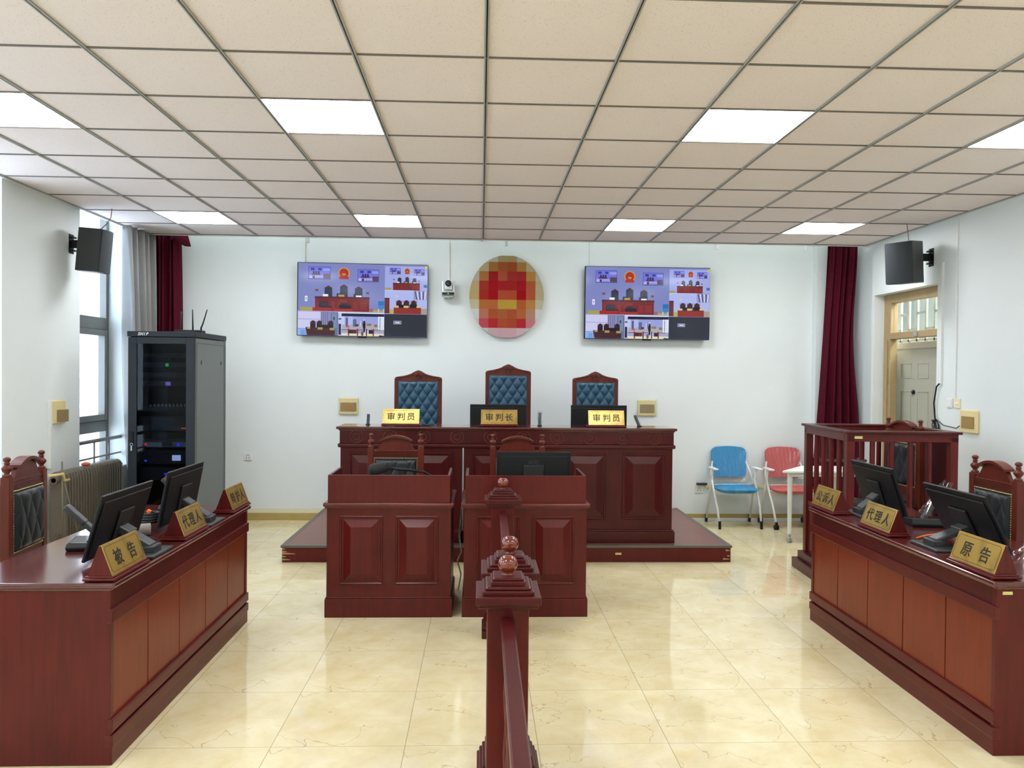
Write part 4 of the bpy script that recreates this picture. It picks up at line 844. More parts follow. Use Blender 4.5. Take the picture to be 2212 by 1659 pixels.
# ================================================================= televisions
def tv_shapes():
    S = []
    def r(x0, y0, x1, y1, c): S.append(([(x0, y1), (x1, y1), (x1, y0), (x0, y0)], hexc(c)))
    def pg(p, c): S.append((p, hexc(c)))
    def disc(x, y, a, b, c, n=20): S.append(([(x + a * math.cos(2 * PI * k / n), y - b * math.sin(2 * PI * k / n)) for k in range(n)], hexc(c)))
    r(28, 66, 2152, 1256, '8088c4')
    def court(X, Y, k, ky, full):
        f = lambda x0, y0, x1, y1, c: r(X + x0 * k, Y + y0 * ky, X + x1 * k, Y + y1 * ky, c)
        for x0, y0, x1, y1 in ((165, 50, 530, 260), (970, 80, 1320, 290)):
            f(x0, y0, x1, y1, '3a3a86'); f(x0 + 6, y0 + 6, x1 - 6, y1 - 10, '7478dc'); w = x1 - x0
            f(x0 + 40, y0 + 22, x0 + 100, y0 + 62, '3c3c9c'); f(x0 + 160, y0 + 22, x0 + 215, y0 + 62, '3c3c9c'); f(x0 + 240, y0 + 30, x1 - 8, y0 + 70, '9aa2ee'); f(x0 + 55, y0 + 115, x0 + 195, y0 + 140, '5a2c48')
            for q in (75, 115, 155): f(x0 + q, y0 + 78, x0 + q + 26, y0 + 116, '23264e')
            f(x0 + 14, y0 + 150, x0 + 66, y1 - 14, 'b4b8f0'); f(x0 + 108, y0 + 150, x0 + 240, y1 - 14, 'a6aae8'); f(x0 + 70, y0 + 160, x0 + 104, y1 - 14, '4a3058'); f(x0 + 122, y0 + 180, x0 + 228, y1 - 20, '7a6a9a'); f(x0 + 246, y0 + 116, x1 - 8, y1 - 14, '54465a')
        disc(X + 746 * k, Y + 150 * ky, 96 * k, 96 * ky, 'c89c58'); disc(X + 746 * k, Y + 150 * ky, 76 * k, 78 * ky, 'b03428'); r(X + 670 * k, Y + 205 * ky, X + 822 * k, Y + 252 * ky, 'b43a2c'); disc(X + 746 * k, Y + 172 * ky, 34 * k, 20 * ky, 'c88a40')
        for cx, ty in ((495, 385), (748, 362), (990, 390)):
            pg([(X + (cx - 64) * k, Y + 555 * ky), (X + (cx + 64) * k, Y + 555 * ky), (X + (cx + 62) * k, Y + (ty + 14) * ky), (X + cx * k, Y + (ty - 24) * ky), (X + (cx - 62) * k, Y + (ty + 14) * ky)], '50283a')
            f(cx - 54, ty + 14, cx + 52, 552, '1f3046')
            for q in range(5): pg([(X + (cx - 46 + q * 20) * k, Y + 545 * ky), (X + (cx - 43 + q * 20) * k, Y + 545 * ky), (X + (cx - 30 + q * 18) * k, Y + (ty + 30) * ky), (X + (cx - 33 + q * 18) * k, Y + (ty + 30) * ky)], '31506a')
        f(280, 425, 332, 460, '70503c'); f(1112, 460, 1162, 495, '6a4e3c')
        f(630, 490, 694, 556, '2a2a44'); f(908, 495, 946, 562, '2a2a44')
        f(405, 507, 492, 545, 'f4f4fa'); f(658, 512, 756, 556, 'c89a48'); f(945, 520, 1040, 562, 'f6f6fc')
        f(275, 545, 1170, 585, '54182a'); f(280, 575, 1166, 792, '75252c')
        for a, b in ((300, 360), (540, 600), (650, 690), (900, 980), (1010, 1130)): f(a, 630, b, 760, '8c2c30')
    court(30, 75, 1.0, .985, True)
    r(66, 790, 275, 856, 'a8a05c'); r(1200, 825, 1448, 856, 'b0a860'); r(1198, 800, 1262, 856, '9c6a5c')
    r(372, 690, 520, 790, '4a2834'); r(395, 715, 510, 775, '2c3a52'); r(712, 660, 830, 730, '8c3028'); r(730, 715, 832, 752, '2c3448'); r(700, 750, 898, 806, '23222e'); r(385, 775, 590, 800, '2a2430')
    r(268, 795, 580, 856, 'a22a2c'); r(612, 812, 928, 856, 'a8302e')
    r(1345, 672, 1448, 750, '1f74bc'); r(1350, 758, 1448, 805, '2a88cc'); r(1345, 800, 1358, 856, 'd8dce8'); r(1430, 800, 1442, 856, 'd8dce8'); r(1305, 765, 1345, 812, '8c8894')
    r(143, 608, 184, 697, 'f2f4fa'); r(155, 630, 172, 675, '9aa0b0')
    r(1450, 92, 2148, 486, 'a4aee8'); court(1445, 92, .497, .50, False); r(1452, 448, 1560, 486, 'a69c62'); r(2090, 390, 2146, 436, '2478b8')
    r(1450, 486, 2148, 878, 'b2bcf2'); r(1450, 486, 1930, 500, 'c8d0f6'); r(1520, 800, 1612, 878, 'b8b068'); r(1450, 615, 1530, 870, '54202a')
    for q in range(4): r(1462 + q * 17, 640, 1470 + q * 17, 850, '8a3a3a')
    r(1926, 488, 2146, 640, '9a9ccc')
    for q in range(6): pg([(1940 + q * 34, 500), (1960 + q * 34, 500), (1990 + q * 26, 636), (1970 + q * 26, 636)], 'd8daf6' if q % 2 else '4a4a86')
    r(2046, 785, 2148, 878, 'a8a090'); r(1630, 570, 1670, 606, 'd2c8cc')
    for cx in (1688, 1810, 1930):
        r(cx - 46, 690, cx + 44, 775, '221c26'); disc(cx, 690, 40, 42, '48202a'); r(cx - 50, 655, cx - 42, 700, '3a1a22'); r(cx + 40, 655, cx + 48, 700, '3a1a22')
    r(1650, 722, 1770, 772, '1c1c22'); r(1860, 715, 1985, 770, '1c1c22')
    r(1602, 770, 2052, 878, '93302a'); r(1602, 770, 2052, 786, '6a2424')
    for a in ((1612, 742, 1682, 776), (1764, 740, 1844, 776), (1976, 740, 2052, 772)): r(*a, 'd8c08a')
    r(28, 864, 694, 1254, '868cbc'); r(34, 866, 404, 1140, 'd4d4f8')
    for q in range(11): r(60 + q * 32, 866, 63 + q * 32, 1140, 'b6b8e4')
    for q in range(7): r(34, 890 + q * 36, 404, 893 + q * 36, 'b6b8e4')
    r(34, 985, 404, 994, '9a9cc8')
    for q in range(8): r(405 + q * 15, 864, 413 + q * 15, 1090, '5a5878' if q % 2 else '9c9ac0')
    r(572, 880, 690, 1254, '66749a'); r(590, 890, 670, 1130, '7c8cb0'); r(615, 950, 634, 1000, '20203a')
    for cx in (282, 386, 570):
        r(cx - 46, 1046, cx + 44, 1150, '271a26'); disc(cx, 1046, 38, 36, '3c1c2a'); r(cx - 48, 1012, cx - 42, 1050, '3a1a26'); r(cx + 40, 1012, cx + 46, 1050, '3a1a26')
    r(408, 1080, 550, 1140, '241822'); pg([(160, 1122), (642, 1140), (640, 1254), (190, 1254)], '48222a'); r(30, 1150, 160, 1254, '9ab4ec'); r(80, 1170, 150, 1254, '6ea4e8')
    for a in ((186, 1126, 236, 1152), (358, 1124, 440, 1162), (555, 1130, 636, 1168)): r(*a, 'a89a58')
    r(694, 868, 1450, 1256, 'c6ccf2'); r(694, 868, 1450, 884, 'eef0fc'); r(748, 886, 1450, 934, '1e1e3c'); r(800, 934, 1345, 1090, '9ca4e2'); r(860, 934, 935, 1070, 'b4bcf0'); r(760, 1072, 1450, 1162, 'b2acbe'); r(935, 980, 992, 1104, '5c6c94'); r(820, 960, 850, 1110, '4c5880')
    r(1352, 930, 1372, 1150, 'eaf2fe'); r(1386, 930, 1418, 1150, 'dceafc'); r(1424, 930, 1450, 1150, 'f2f6fe'); r(1374, 950, 1384, 1120, '5868a0')
    r(835, 1086, 876, 1120, 'e0524a'); r(975, 1060, 1028, 1098, '6a2a38'); r(1160, 1048, 1238, 1086, '8c7a4c'); r(1284, 1062, 1336, 1104, '96702e')
    pg([(1052, 1090), (1062, 1090), (1082, 985), (1072, 985)], 'e2e6f4'); pg([(1092, 1090), (1102, 1090), (1084, 985), (1076, 985)], '444c70')
    r(750, 1210, 1450, 1256, 'e6e0cc'); r(700, 1060, 742, 1240, '2c2c4c'); r(700, 968, 744, 990, '3a4068')
    for q in range(9): r(756 + q * 12, 1155, 760 + q * 12, 1215, '2a2232')
    for q in range(9): r(1022 + q * 12, 1155, 1026 + q * 12, 1215, '3a2a36')
    for q in range(14): r(1284 + q * 12, 1155, 1288 + q * 12, 1215, '2a2232')
    for q in (750, 1016, 1280): r(q, 1150, q + 112, 1157, '3a2230')
    r(872, 1152, 1000, 1216, '46242a'); r(935, 1158, 995, 1210, '6c2c30'); r(1196, 1152, 1264, 1216, '3a1c26')
    for q in (856, 1004, 1150, 1262): r(q, 1136, q + 20, 1252, '6a242a')
    r(1100, 1030, 1142, 1130, '1e1a24'); disc(1121, 1010, 15, 26, '2a2028'); r(1104, 985, 1138, 1000, 'dde4f4'); r(1108, 1125, 1136, 1190, '241c26'); disc(1090, 1215, 22, 40, '6a5a60')
    pg([(1360, 1256), (1372, 1236), (1446, 1244), (1446, 1256)], '302a36')
    r(1450, 884, 2150, 1254, '2b2f3c'); r(1602, 994, 1730, 1048, 'c4cae6'); r(1608, 1000, 1724, 1042, '62719e'); r(1628, 1012, 1706, 1032, 'dfe4f4')
    r(1446, 92, 1450, 1254, '8c94c8'); r(28, 857, 1450, 862, 'c0c6ee')
    return S
TVS = tv_shapes()
def tv(label, x0, x1, z0, z1, tilt, stick):
    w, h = x1 - x0, z1 - z0
    t = thing('television', label, 'television', ((x0 + x1) / 2, 8.765, (z0 + z1) / 2), 0, 'wall televisions'); R = RY(tilt) @ RX(math.radians(1.0))
    m = MB(R); m.box(-w / 2, w / 2, -.012, .03, -h / 2, h / 2, .004, mat=BLK); m.box(-w * .3, w * .3, .03, .055, -h * .42, h * .2, .006, mat=BLK); obj('cabinet', m, None, t)
    m = MB(R); m.box(-.05, .05, -.012, .012, -h / 2 - .012, -h / 2, .003); obj('logo_tab', m, BLK, t)
    m = MB(); m.box(-.2, .2, .05, .094, -.15, .15); obj('wall_mount', m, BLK2, t)
    sc = lambda p: (((p[0] - 12) / 2143 - .5) * w, (.5 - (p[1] - 56) / 1209) * h)
    picture('screen', [([sc(p) for p in poly], c) for poly, c in TVS], t, SCREEN, R @ T((0, -.0125, 0)))
    if stick:
        m = MB(R); m.box(w / 2 - .034, w / 2 - .006, -.0215, -.0205, h / 2 - .05, h / 2 - .02); obj('sticker', m, STICKY, t)
    return t
k = 8.765 / 8.84
def sx(v): return v * k
def sz(v): return H + (v - H) * k
tv('large wall television left of the red and gold emblem', sx(-2.076), sx(-.611), sz(2.086), sz(2.912), math.radians(.45), True)
tv('large wall television right of the red and gold emblem', sx(1.178), sx(2.625), sz(2.091), sz(2.921), math.radians(.1), True)

# ================================================================= round emblem (seen only as coarse colour blocks)
cols = [1015, 1035.3, 1055.6, 1075.8, 1096, 1116.4, 1136.6, 1156.8, 1174.5]; rows = [554.7, 568.3, 588.6, 609, 629.3, 649.6, 669.7, 690.3, 710.4, 731]
CM = ['. . a69f8f 948058 927e56 a69f8f . .', '. a59871 8f632e 8f4a28 8d431f 996f33 a39577 .', 'aba395 a06434 8d171b 9d4a31 922b20 94231f a27a36 a8a190', 'ad9a6c 962f22 960a14 961a1c 951d1c 950e18 a1502b a69d79', 'ad9763 99251d 940610 a2452b a44329 93000c a34d2c a59a76',
      'b3aa8e a2632d a95d32 ac8e36 ae8c38 a3532c ac773a aba68b', 'bdc0bb aa6950 9d4b29 9d562d 9d4a28 a55a31 a57c66 b9bcb8', '. ab4551 a32527 9f4629 9c4026 a12527 b07072 .', '. . b8999d b9949a ba9499 bba1a3 . .']
def clip(poly, n=48, cx=1094.8, cy=643, rx=80.5, ry=89.5):
    for q in range(n):
        a = 2 * PI * (q + .5) / n; nx, ny = math.cos(a) / rx, math.sin(a) / ry; lim = math.cos(PI / n); out = []
        for i in range(len(poly)):
            A, B = poly[i], poly[(i + 1) % len(poly)]
            da = (A[0] - cx) * nx + (A[1] - cy) * ny - lim; db = (B[0] - cx) * nx + (B[1] - cy) * ny - lim
            if da <= 0: out.append(A)
            if (da <= 0) != (db <= 0):
                u = da / (da - db); out.append((A[0] + (B[0] - A[0]) * u, A[1] + (B[1] - A[1]) * u))
        poly = out
        if len(poly) < 3: return None
    return poly
px = 8.80 / 1673.6
def em(p): return ((p[0] - 1094.8) * px, (643 - p[1]) * px)
shp = []
for r_, line in enumerate(CM):
    for c_i, h_ in enumerate(line.split()):
        if h_ == '.': h_ = 'b4b2a8'
        q = clip([(cols[c_i], rows[r_]), (cols[c_i + 1], rows[r_]), (cols[c_i + 1], rows[r_ + 1]), (cols[c_i], rows[r_ + 1])])
        if q: shp.append(([em(p) for p in q][::-1], hexc(h_)))
t = thing('wall_emblem', 'round red and gold block-patterned emblem between the televisions', 'emblem', (.286, 8.80, 2.556))
obj('backing', MB().prism([(80.5 * px * math.cos(2 * PI * q / 64), 88 * px * math.sin(2 * PI * q / 64)) for q in range(64)], 'y', 0, .058), plain('gold_rim', (170, 150, 104), .4), t)
picture('face', shp, t, MOSAIC, T((0, -.0005, 0)), 0)

# ================================================================= camera on the wall
t = thing('conference_camera', 'small silver swivelling camera on back wall below a conduit', 'camera', (-.372, 8.75, 2.545))
m = MB(); m.box(-.078, .078, -.07, .06, .0, .055, .012, mat=SILV, seg=3); m.box(-.068, .068, -.073, -.069, .012, .04, .002, mat=BLK); obj('base', m, None, t)
m = MB(); m.box(-.006, .006, -.075, -.072, .021, .029); obj('power_light', m, LED['green'], t)
for s in (-1, 1): m = MB(); m.prism([(-.035, .055), (.035, .055), (.022, .172), (-.022, .172)], 'x', s * .062 - .010, s * .062 + .010, bev=.003); obj('yoke_arm', m, SILV, t)
m = MB(); m.box(-.046, .046, -.03, .04, .075, .17, .02, seg=4); hd = obj('head', m, WHT, t)
m = MB(); m.cyl((0, -.06, .142), (0, -.02, .142), .035, n=24); m.ring((0, -.06, .142), .030, .005, n=24); obj('lens_barrel', m, BLK, hd)
m = MB(); m.cyl((0, -.0615, .142), (0, -.0595, .142), .02, n=20); obj('lens', m, plain('lens_glass', (18, 18, 24), .08), hd)
m = MB(); m.box(-.05, .05, -.05, .11, -.012, 0, .002); m.box(-.05, .05, .10, .112, -.012, .03, .002); m.cyl((0, -.02, -.02), (0, -.02, -.01), .008); obj('wall_bracket', m, SILV, t)

# ================================================================= wall boxes, conduits, outlets
def breaker(label, loc, rz, w, h, cover, film=None, iw=.72):
    t = thing('breaker_box', label, 'breaker box', loc, rz, 'cream breaker boxes on the walls')
    obj('frame', MB().box(-w / 2, w / 2, -.022, 0, -h / 2, h / 2, .010, seg=3), CREAM, t)
    obj('cover', MB(T((w * .12, -.012, -h * .12)) @ RZ(-.35) if iw == .6 else None).box(-w * iw / 2, w * iw / 2, -.029, -.020, -h * .30, h * .22, .004), cover, t)
    if film: obj('protective_film', MB().grid(lambda u, v: (-w * .56 + w * 1.12 * u, -.030 - .004 * math.sin(7 * u + 3 * v), -h * .55 + h * 1.12 * v), 12, 12), CLR, t)
breaker('cream breaker box in film on back wall, left of judge chairs', (-1.495, YB, 1.298), 0, .215, .19, TAN, True, .84)
breaker('cream breaker box in film on back wall, right of judge chairs', (1.915, YB, 1.303), 0, .215, .185, TANG, True, .78)
breaker('cream breaker box with hanging cover on left wall', (XL, 6.76, 1.32), R90, .24, .20, TANG, None, .6)
breaker('cream breaker box on the right wall above right desk', (XR, 6.555, 1.305), -R90, .24, .20, TAN)
def conduit(label, pts, r=.012):
    m = MB(); m.tube(pts, r, n=4, rot=PI / 4, smooth=False); return tag(obj('conduit', m, WHT), label, 'conduit', 'cable conduits')
conduit('white conduit rising from the left television to ceiling', [(-2.0, YB - .012, 2.7), (-2.0, YB - .012, 3.4)], .014)
conduit('white conduit rising from the silver wall camera', [(-.372, YB - .012, 2.70), (-.378, YB - .012, 3.19)], .014)
conduit('white conduit rising from the right television to ceiling', [(1.24, YB - .012, 2.7), (1.24, YB - .012, 3.4)], .010)
conduit('short cream conduit on right wall beside the door', [(XR - .009, 6.98, 1.63), (XR - .009, 6.98, 2.745)], .016)
conduit('long thin conduit on right wall down to the switches', [(XR - .006, 6.765, 1.48), (XR - .006, 6.765, 3.12)], .008)
conduit('cream conduit beside left breaker box running down left wall', [(XL + .012, 6.645, .85), (XL + .012, 6.645, 1.42)], .018)
for y, m_, lab in ((6.845, WHT, 'white light switch on right wall, further one of a pair'), (6.735, CREAM2, 'cream light switch on right wall, nearer one of a pair')):
    t = thing('light_switch', lab, 'switch', (XR, y, 1.455), -R90, 'switches on the right wall')
    obj('plate', MB().box(-.043, .043, -.010, 0, -.043, .043, .004), m_, t)
    obj('rocker', MB().box(-.025, .025, -.014, -.009, -.03, .03, .003) if m_ is WHT else MB().ball((0, -.010, 0), .010, (1, .6, 1)), m_, t)
def outlet(label, loc):
    t = thing('wall_outlet', label, 'outlet', loc, 0, 'wall outlets'); obj('plate', MB().box(-.045, .045, -.012, 0, -.045, .045, .005), WHT, t)
    m = MB(); m.box(-.018, -.012, -.0135, -.011, -.022, -.006); m.box(.012, .018, -.0135, -.011, -.022, -.006); m.box(-.012, -.006, -.0135, -.011, .008, .02); m.box(.006, .012, -.0135, -.011, .008, .02); obj('socket', m, BLK, t)
outlet('white wall outlet low on back wall left of blue chair', (2.535, YB, .368)); outlet('white wall outlet low on back wall behind the blue chair', (3.16, YB, .40)); outlet('white wall outlet on back wall behind 辩护人 nameplate', (-2.62, YB, .72))
m = MB(); m.box(2.60, 3.30, YB - .016, YB, .385, .42, .003); tag(obj('cable_trunking', m, CREAM2), 'cream cable trunking along back wall behind blue chair', 'trunking')
m = MB(); m.box(2.50, 2.62, YB - .05, YB - .012, .42, .445, .004); tag(obj('power_adapter', m, BLK2), 'dark flat adapter resting on the outlet beside blue chair', 'adapter')
# curtain rail and hooks left hanging
m = MB(); m.tube([(-3.5, 8.56, 3.175), (4.1, 8.56, 3.175)], .014, n=10)
for x in (-3.4, 0, 4.0): m.box(x - .01, x + .01, 8.55, YB, 3.19, 3.21)
tag(obj('curtain_rail', m, ALU), 'thin dark curtain rail above the back wall by ceiling edge', 'rail')
for x, lab in ((.27, 'clear curtain runner hanging above the emblem'), (3.62, 'white curtain runner hanging right of the right television'), (2.62, 'small curtain hook hanging at right end of right television'), (-1.90, 'small curtain hook hanging above the left television')):
    m = MB(); m.box(x - .016, x + .016, 8.55, 8.575, 3.09, 3.15, .004); m.ring((x, 8.56, 3.16), .012, .003); tag(obj('curtain_runner', m, SILV if x < 1 else WHT), lab, 'curtain runner', 'curtain runners')

# ================================================================= curtains
def curtain(name, label, cat, f, nu, nv, mat, extra=None, group=None):
    m = MB(); m.grid(f, nu, nv)
    if extra: extra(m)
    o = obj(name, m, mat); tag(o, label, cat, group); s = o.modifiers.new('thickness', 'SOLIDIFY'); s.thickness = .004; return o
def burgL(u, v):
    z = .05 + 3.12 * (1 - v); x0 = -3.59 - .02 * v; x1 = -3.30 + .02 * math.sin(2.4 * v); w = x1 - x0
    ph = .9 * math.sin(2.2 * v)
    return (x0 + w * u + .012 * math.sin(20 * u + 3 * v), 8.60 + .045 * math.sin(2 * PI * 5.2 * u + ph) + .02 * math.sin(2 * PI * 11 * u + 2 * v), z)
def flap(m):
    m.grid(lambda u, v: (-3.36 + .17 * u + .05 * u * v, 8.55 - .05 * math.sin(PI * u) - .03 * v, 3.18 - .10 * v * (1 + .5 * u) + .02 * math.sin(6 * u)), 12, 8)
curtain('curtain', 'burgundy velvet curtain bunched at left behind equipment cabinet', 'curtain', burgL, 90, 50, REDV, flap, 'burgundy curtains')
def burgR(u, v):
    z = .32 + 2.86 * (1 - v); x0 = 3.90 - .14 * v ** 1.3; x1 = 4.235 - .05 * math.sin(PI * min(1, v * 1.3)) ** 2 + .02 * v; w = x1 - x0
    return (x0 + w * u + .010 * math.sin(17 * u + 4 * v), 8.60 + (.03 + .03 * v) * math.sin(2 * PI * 4.6 * u + 1.5 * math.sin(2.0 * v)) + .02 * (1 - v) * math.sin(2 * PI * 9 * u + 6 * v), z)
curtain('curtain', 'burgundy velvet curtain hanging at right beside the grey door', 'curtain', burgR, 90, 50, REDV, None, 'burgundy curtains')
def greyc(u, v):
    z = .25 + 2.86 * (1 - v); y0 = 7.80 + .16 * v; y1 = 8.36 + .12 * v; w = y1 - y0
    return (-3.52 + .062 * math.sin(2 * PI * 4.5 * u + .8 * math.sin(3 * v)) + .02 * math.sin(2 * PI * 13 * u + 2 * v) + .03 * v * u, y0 + w * u + .015 * math.sin(15 * u + 5 * v), z)
curtain('window_curtain', 'silver grey window curtain gathered beside the left window', 'curtain', greyc, 110, 50, GREYC)

# ================================================================= radiators and things along the left wall
def radiator(label, ya, n):
    t = thing('radiator', label, 'radiator', (-3.50, ya, 0), 0, 'cast iron radiators under the windows'); w = .0465
    for k in range(n):
        y = w * (k + .5); m = MB()
        prof = [(-.062, .22), (.062, .22), (.070, .27), (.070, .76), (.058, .812), (.03, .832), (-.03, .832), (-.058, .812), (-.070, .76), (-.070, .27)]
        m.prism(prof, 'y', y - .0165, y + .0165, bev=.005); obj('section', m, RAD, t)
    m = MB()
    for z in (.30, .77): m.cyl((0, -.06, z), (0, n * w + .10, z), .021, n=12)
    for y in (.10, n * w - .1): m.box(-.03, .03, y - .015, y + .015, 0, .23, .003)
    m.cyl((0, -.06, .77), (0, -.02, .77), .034, n=12); obj('header_pipe', m, RAD, t)
radiator('long ribbed radiator under the left window before the rack', 6.56, 22)
radiator('ribbed radiator at the left picture edge behind carved chair', 4.75, 22)
m = MB(); m.tube([(-3.40, 6.29, .838), (-3.40, 6.455, .832), (-3.40, 6.475, .775), (-3.40, 6.55, .772)], .011, n=8); m.tube([(-3.40, 6.29, .838), (-3.425, 6.29, .838)], .011)
tag(obj('crank_handle', m, YEL), 'cream Z-shaped crank handle resting at end of radiator', 'handle')
ROD = plain('dull_metal_rod', (108, 100, 80), .4, .4)
m = MB(); m.tube([(-3.37, 6.40, 0), (-3.415, 6.47, .93)], .0065, n=8); tag(obj('metal_rod', m, ROD), 'thin rod leaning on radiator, the more upright one', 'rod', 'rods leaning on the radiator')
m = MB(); m.tube([(-3.30, 6.66, 0), (-3.42, 6.46, .86)], .0065, n=8); tag(obj('metal_rod', m, ROD), 'thin rod leaning on radiator, the more slanted one', 'rod', 'rods leaning on the radiator')
m = MB(); m.ball((-3.50, 7.02, .845), .035, (1, 1.2, .5)); tag(obj('orange_cloth', m, plain('orange_cloth', (220, 96, 60), .8)), 'small orange cloth on top of the radiator', 'cloth')
def carton(label, x, y, w, d, h, rz):
    t = thing('carton', label, 'box', (x, y, 0), rz, 'cartons by the left wall')
    obj('box', MB().box(-w / 2, w / 2, -d / 2, d / 2, 0, h, .003), CARDB, t); obj('tape', MB().box(-.024, .024, -d / 2 - .001, d / 2 + .001, h - .05, h + .001), CREAM2, t)
    m = MB(); m.box(-w / 2 - .001, -w / 2 + .16, -d / 2 - .0015, -d / 2 + .001, h * .45, h * .85); obj('paper_label', m, WHT, t)
carton('brown carton at the left picture edge behind carved chair', -3.19, 5.30, .42, .34, .38, .05)
carton('brown carton by radiator just right of the far left carved chair', -3.19, 5.90, .34, .46, .33, -.06)

# ================================================================= things on the desks
def wand_mic(label, loc, rz, foot, tip, wrap=False):
    t = thing('conference_microphone', label, 'microphone', loc, rz, 'wand microphones on the long desks'); inv = (T(loc) @ RZ(rz)).inverted()
    m = MB(); m.prism([(-.075, 0), (.075, 0), (.085, .018), (.065, .05), (-.065, .036), (-.085, .018)], 'y', -.10, .10, bev=.004); obj('base', m, BLK, t)
    obj('top_plate', MB().box(-.06, .06, -.09, .09, .040, .046, .002, M=RY(-.10)), plain('glossy_black', (20, 22, 26), .08) if 'glossy_black' not in bpy.data.materials else bpy.data.materials['glossy_black'], t)
    f, e = Vector(foot), Vector(tip); dv = e - f; n = dv.length; A = inv @ T(f) @ Vector((0, 0, 1)).rotation_difference(dv).to_matrix().to_4x4()
    m = MB(A); m.box(-.013, .013, -.017, .017, 0, n, .005); m.box(-.015, .015, -.020, .020, n * .5, n, .006); obj('wand', m, BLK2, t)
    if wrap:
        m = MB(A); m.grid(lambda u, v: ((.032 + .012 * math.sin(5 * u * 2 * PI + 9 * v)) * math.cos(2 * PI * u), (.038 + .012 * math.sin(4 * u * 2 * PI + 7 * v)) * math.sin(2 * PI * u), .05 + (n - .02) * v), 36, 16); obj('plastic_bag', m, CLR, t, 'clear plastic bag over the wand')
    return t
wand_mic('black wand microphone leaning up behind the nearest left monitor', (-1.96, 4.0, Z), R90 + .15, (-1.93, 4.07, .80), (-2.115, 4.045, .985))
wand_mic('black wand microphone mostly hidden behind the further left monitor', (-1.96, 5.10, Z), R90 + .15, (-1.94, 5.22, .80), (-2.10, 5.218, .965))
wand_mic('black wand microphone in a plastic bag between the right monitors', (2.72, 4.62, Z), -R90 - .15, (2.69, 4.62, .80), (2.93, 4.76, .99), True)
t = thing('gooseneck_microphone', 'black desk microphone with foam head lying across left clerk desk', 'microphone', (-.62, 5.56, .80))
m = MB(); m.cyl((-.145, -.035, .188), (-.05, -.01, .212), .046, .036, n=18); m.ball((-.147, -.035, .1875), .046, (.5, 1, 1)); m.cyl((-.05, -.01, .212), (-.015, 0, .199), .034, .012); obj('foam_head', m, BFOAM, t)
m = MB(); m.tube([(-.03, 0, .199), (.1, .01, .187), (.22, .03, .17), (.30, .05, .12), (.31, .06, .02)], .0095, n=10); obj('gooseneck', m, BLK, t)
obj('base', MB().box(.25, .37, .0, .14, -.009, .03, .006), BLK, t)
def bench_mic(label, x, tilt, y, h, wrap):
    t = thing('wand_microphone', label, 'microphone', (x, y, 1.197), 0, 'small wand microphones on the bench')
    obj('foot', MB().box(-.02, .02, -.02, .02, 0, .008, .003), BLK, t); m = MB(RY(tilt)); m.box(-.013, .013, -.011, .011, .0, h, .004); obj('wand', m, plain('slate_plastic', (62, 74, 84), .35) if 'slate_plastic' not in bpy.data.materials else bpy.data.materials['slate_plastic'], t)
    if wrap: obj('plastic_sleeve', MB(RY(tilt)).grid(lambda u, v: (.022 * math.cos(2 * PI * u) + .003 * math.sin(9 * v), .019 * math.sin(2 * PI * u), .004 + (h + .012) * v), 20, 10), CLR, t, 'clear plastic sleeve')
bench_mic('small grey wand microphone at left end of judges bench', -1.045, .05, 7.25, .10, False)
bench_mic('plastic wrapped wand microphone beside the middle chair on bench', .556, 0, 7.25, .125, True)
bench_mic('leaning wrapped wand microphone at right end of judges bench', 1.50, -.40, 7.25, .115, True)
m = MB(); m.prism([(-.05, 0), (.06, 0), (.05, .012), (-.01, .014)], 'y', 7.06, 7.12, M=T((-.50, 0, 1.197))); tag(obj('card_reader', m, BLK), 'small flat black device beside left bench nameplate', 'device')
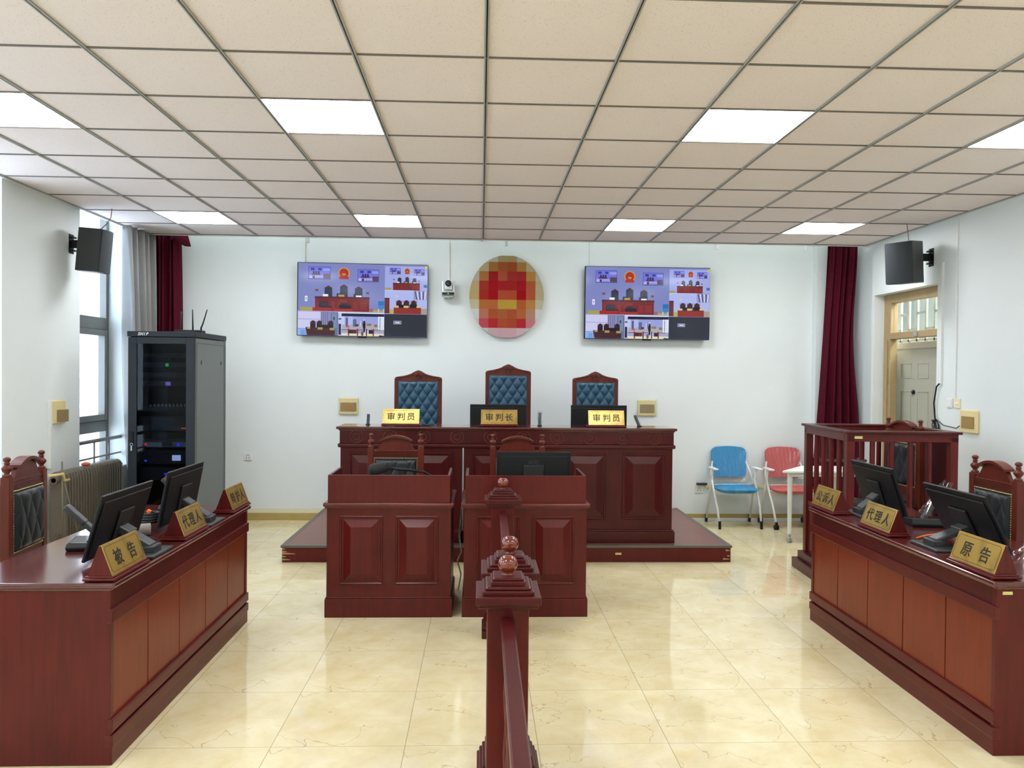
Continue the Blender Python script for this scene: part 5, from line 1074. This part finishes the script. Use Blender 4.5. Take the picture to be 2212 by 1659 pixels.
# cables and wrapped bits
m = MB()
for k in range(4): m.ring((-1.875, 4.45 + .012 * k, Z + .05 + .012 * k), .055 - .004 * k, .009, axis='z', n=22)
tag(obj('cable_bundle', m, BLK), 'coiled glossy black cables between the two left monitors', 'cable')
m = MB(); m.box(-.03, .03, -.012, .012, -.01, .05, .005, T((-1.925, 4.515, Z + .035)) @ RY(.5)); m.box(-.012, .012, -.01, .01, .04, .075, .004, T((-1.925, 4.515, Z + .035)) @ RY(.5)); tag(obj('cable_plug', m, ORANGE), 'bright orange cable plug on the black coiled cables', 'plug')
m = MB(); m.cyl((-1.86, 4.28, Z + .033), (-1.80, 4.31, Z + .033), .032, n=18); tag(obj('foam_roll', m, FOAM), 'grey foam roll lying beside the coiled black cables', 'roll')
m = MB(); m.tube([(2.44 + .10 * (1 - math.cos(a)), 4.22 - .10 * math.sin(a), Z + .006 + .045 * math.sin(a)) for a in [PI * q / 14 for q in range(15)]], .004, n=6); tag(obj('orange_cable', m, ORANGE), 'thin orange cable looping beside the near right monitor base', 'cable')
m = MB(); rnd = random.Random(3)
m.grid(lambda u, v: (2.60 + .13 * math.cos(2 * PI * u) * math.sin(PI * min(.98, v * .5 + .02)) * (1 + .12 * math.sin(6 * PI * u + 4 * v)), 3.50 + .12 * math.sin(2 * PI * u) * math.sin(PI * min(.98, v * .5 + .02)) * (1 + .15 * math.sin(10 * PI * u + 3 * v)), Z + .002 + .11 * math.cos(PI * .5 * v) * (1 + .15 * math.sin(8 * PI * u))), 40, 20)
tag(obj('plastic_wrapping', m, CLR), 'crumpled clear plastic wrapping at near end of right desk', 'plastic')
m = MB(); m.tube([(-.13, 5.78, .70), (-.155, 5.9, .45), (-.14, 6.0, .30), (-.17, 6.05, .22), (-.14, 6.02, .12), (-.16, 5.95, .01)], .006, n=6); tag(obj('white_cable', m, WHT), 'white cable hanging in the gap between the clerk desks', 'cable')
m = MB(); pts = []
for q in range(60):
    a = q * .62; pts.append((XR - .02 - .012 * math.sin(a * .7), 7.03 + .045 * math.sin(a) + .01 * math.sin(a * 2.3), 1.22 + .07 * math.cos(a * .93)))
m.tube(pts, .0045, n=6); m.tube([(XR - .012, 6.985, 1.64), (XR - .02, 7.03, 1.60), (XR - .025, 7.06, 1.45), (XR - .02, 7.04, 1.28)], .007, n=6); m.tube([(XR - .02, 7.03, 1.30), (XR - .03, 6.9, 1.25), (XR - .02, 6.72, 1.235), (XR - .015, 6.68, 1.26)], .004, n=6)
tag(obj('hanging_cable', m, BLK), 'tangled black cable hanging on right wall beside the door', 'cable')

# ================================================================= light: overcast sky through the windows, ceiling panels
w = bpy.data.worlds.new('sky'); SC.world = w; w.use_nodes = True
b = w.node_tree.nodes['Background']; b.inputs[0].default_value = lin((214, 232, 255)); b.inputs[1].default_value = 7.5
SC.view_settings.view_transform = 'Standard'; SC.view_settings.look = 'None'; SC.view_settings.gamma = 1; SC.view_settings.use_curve_mapping = False
SC.view_settings.exposure = 0.0
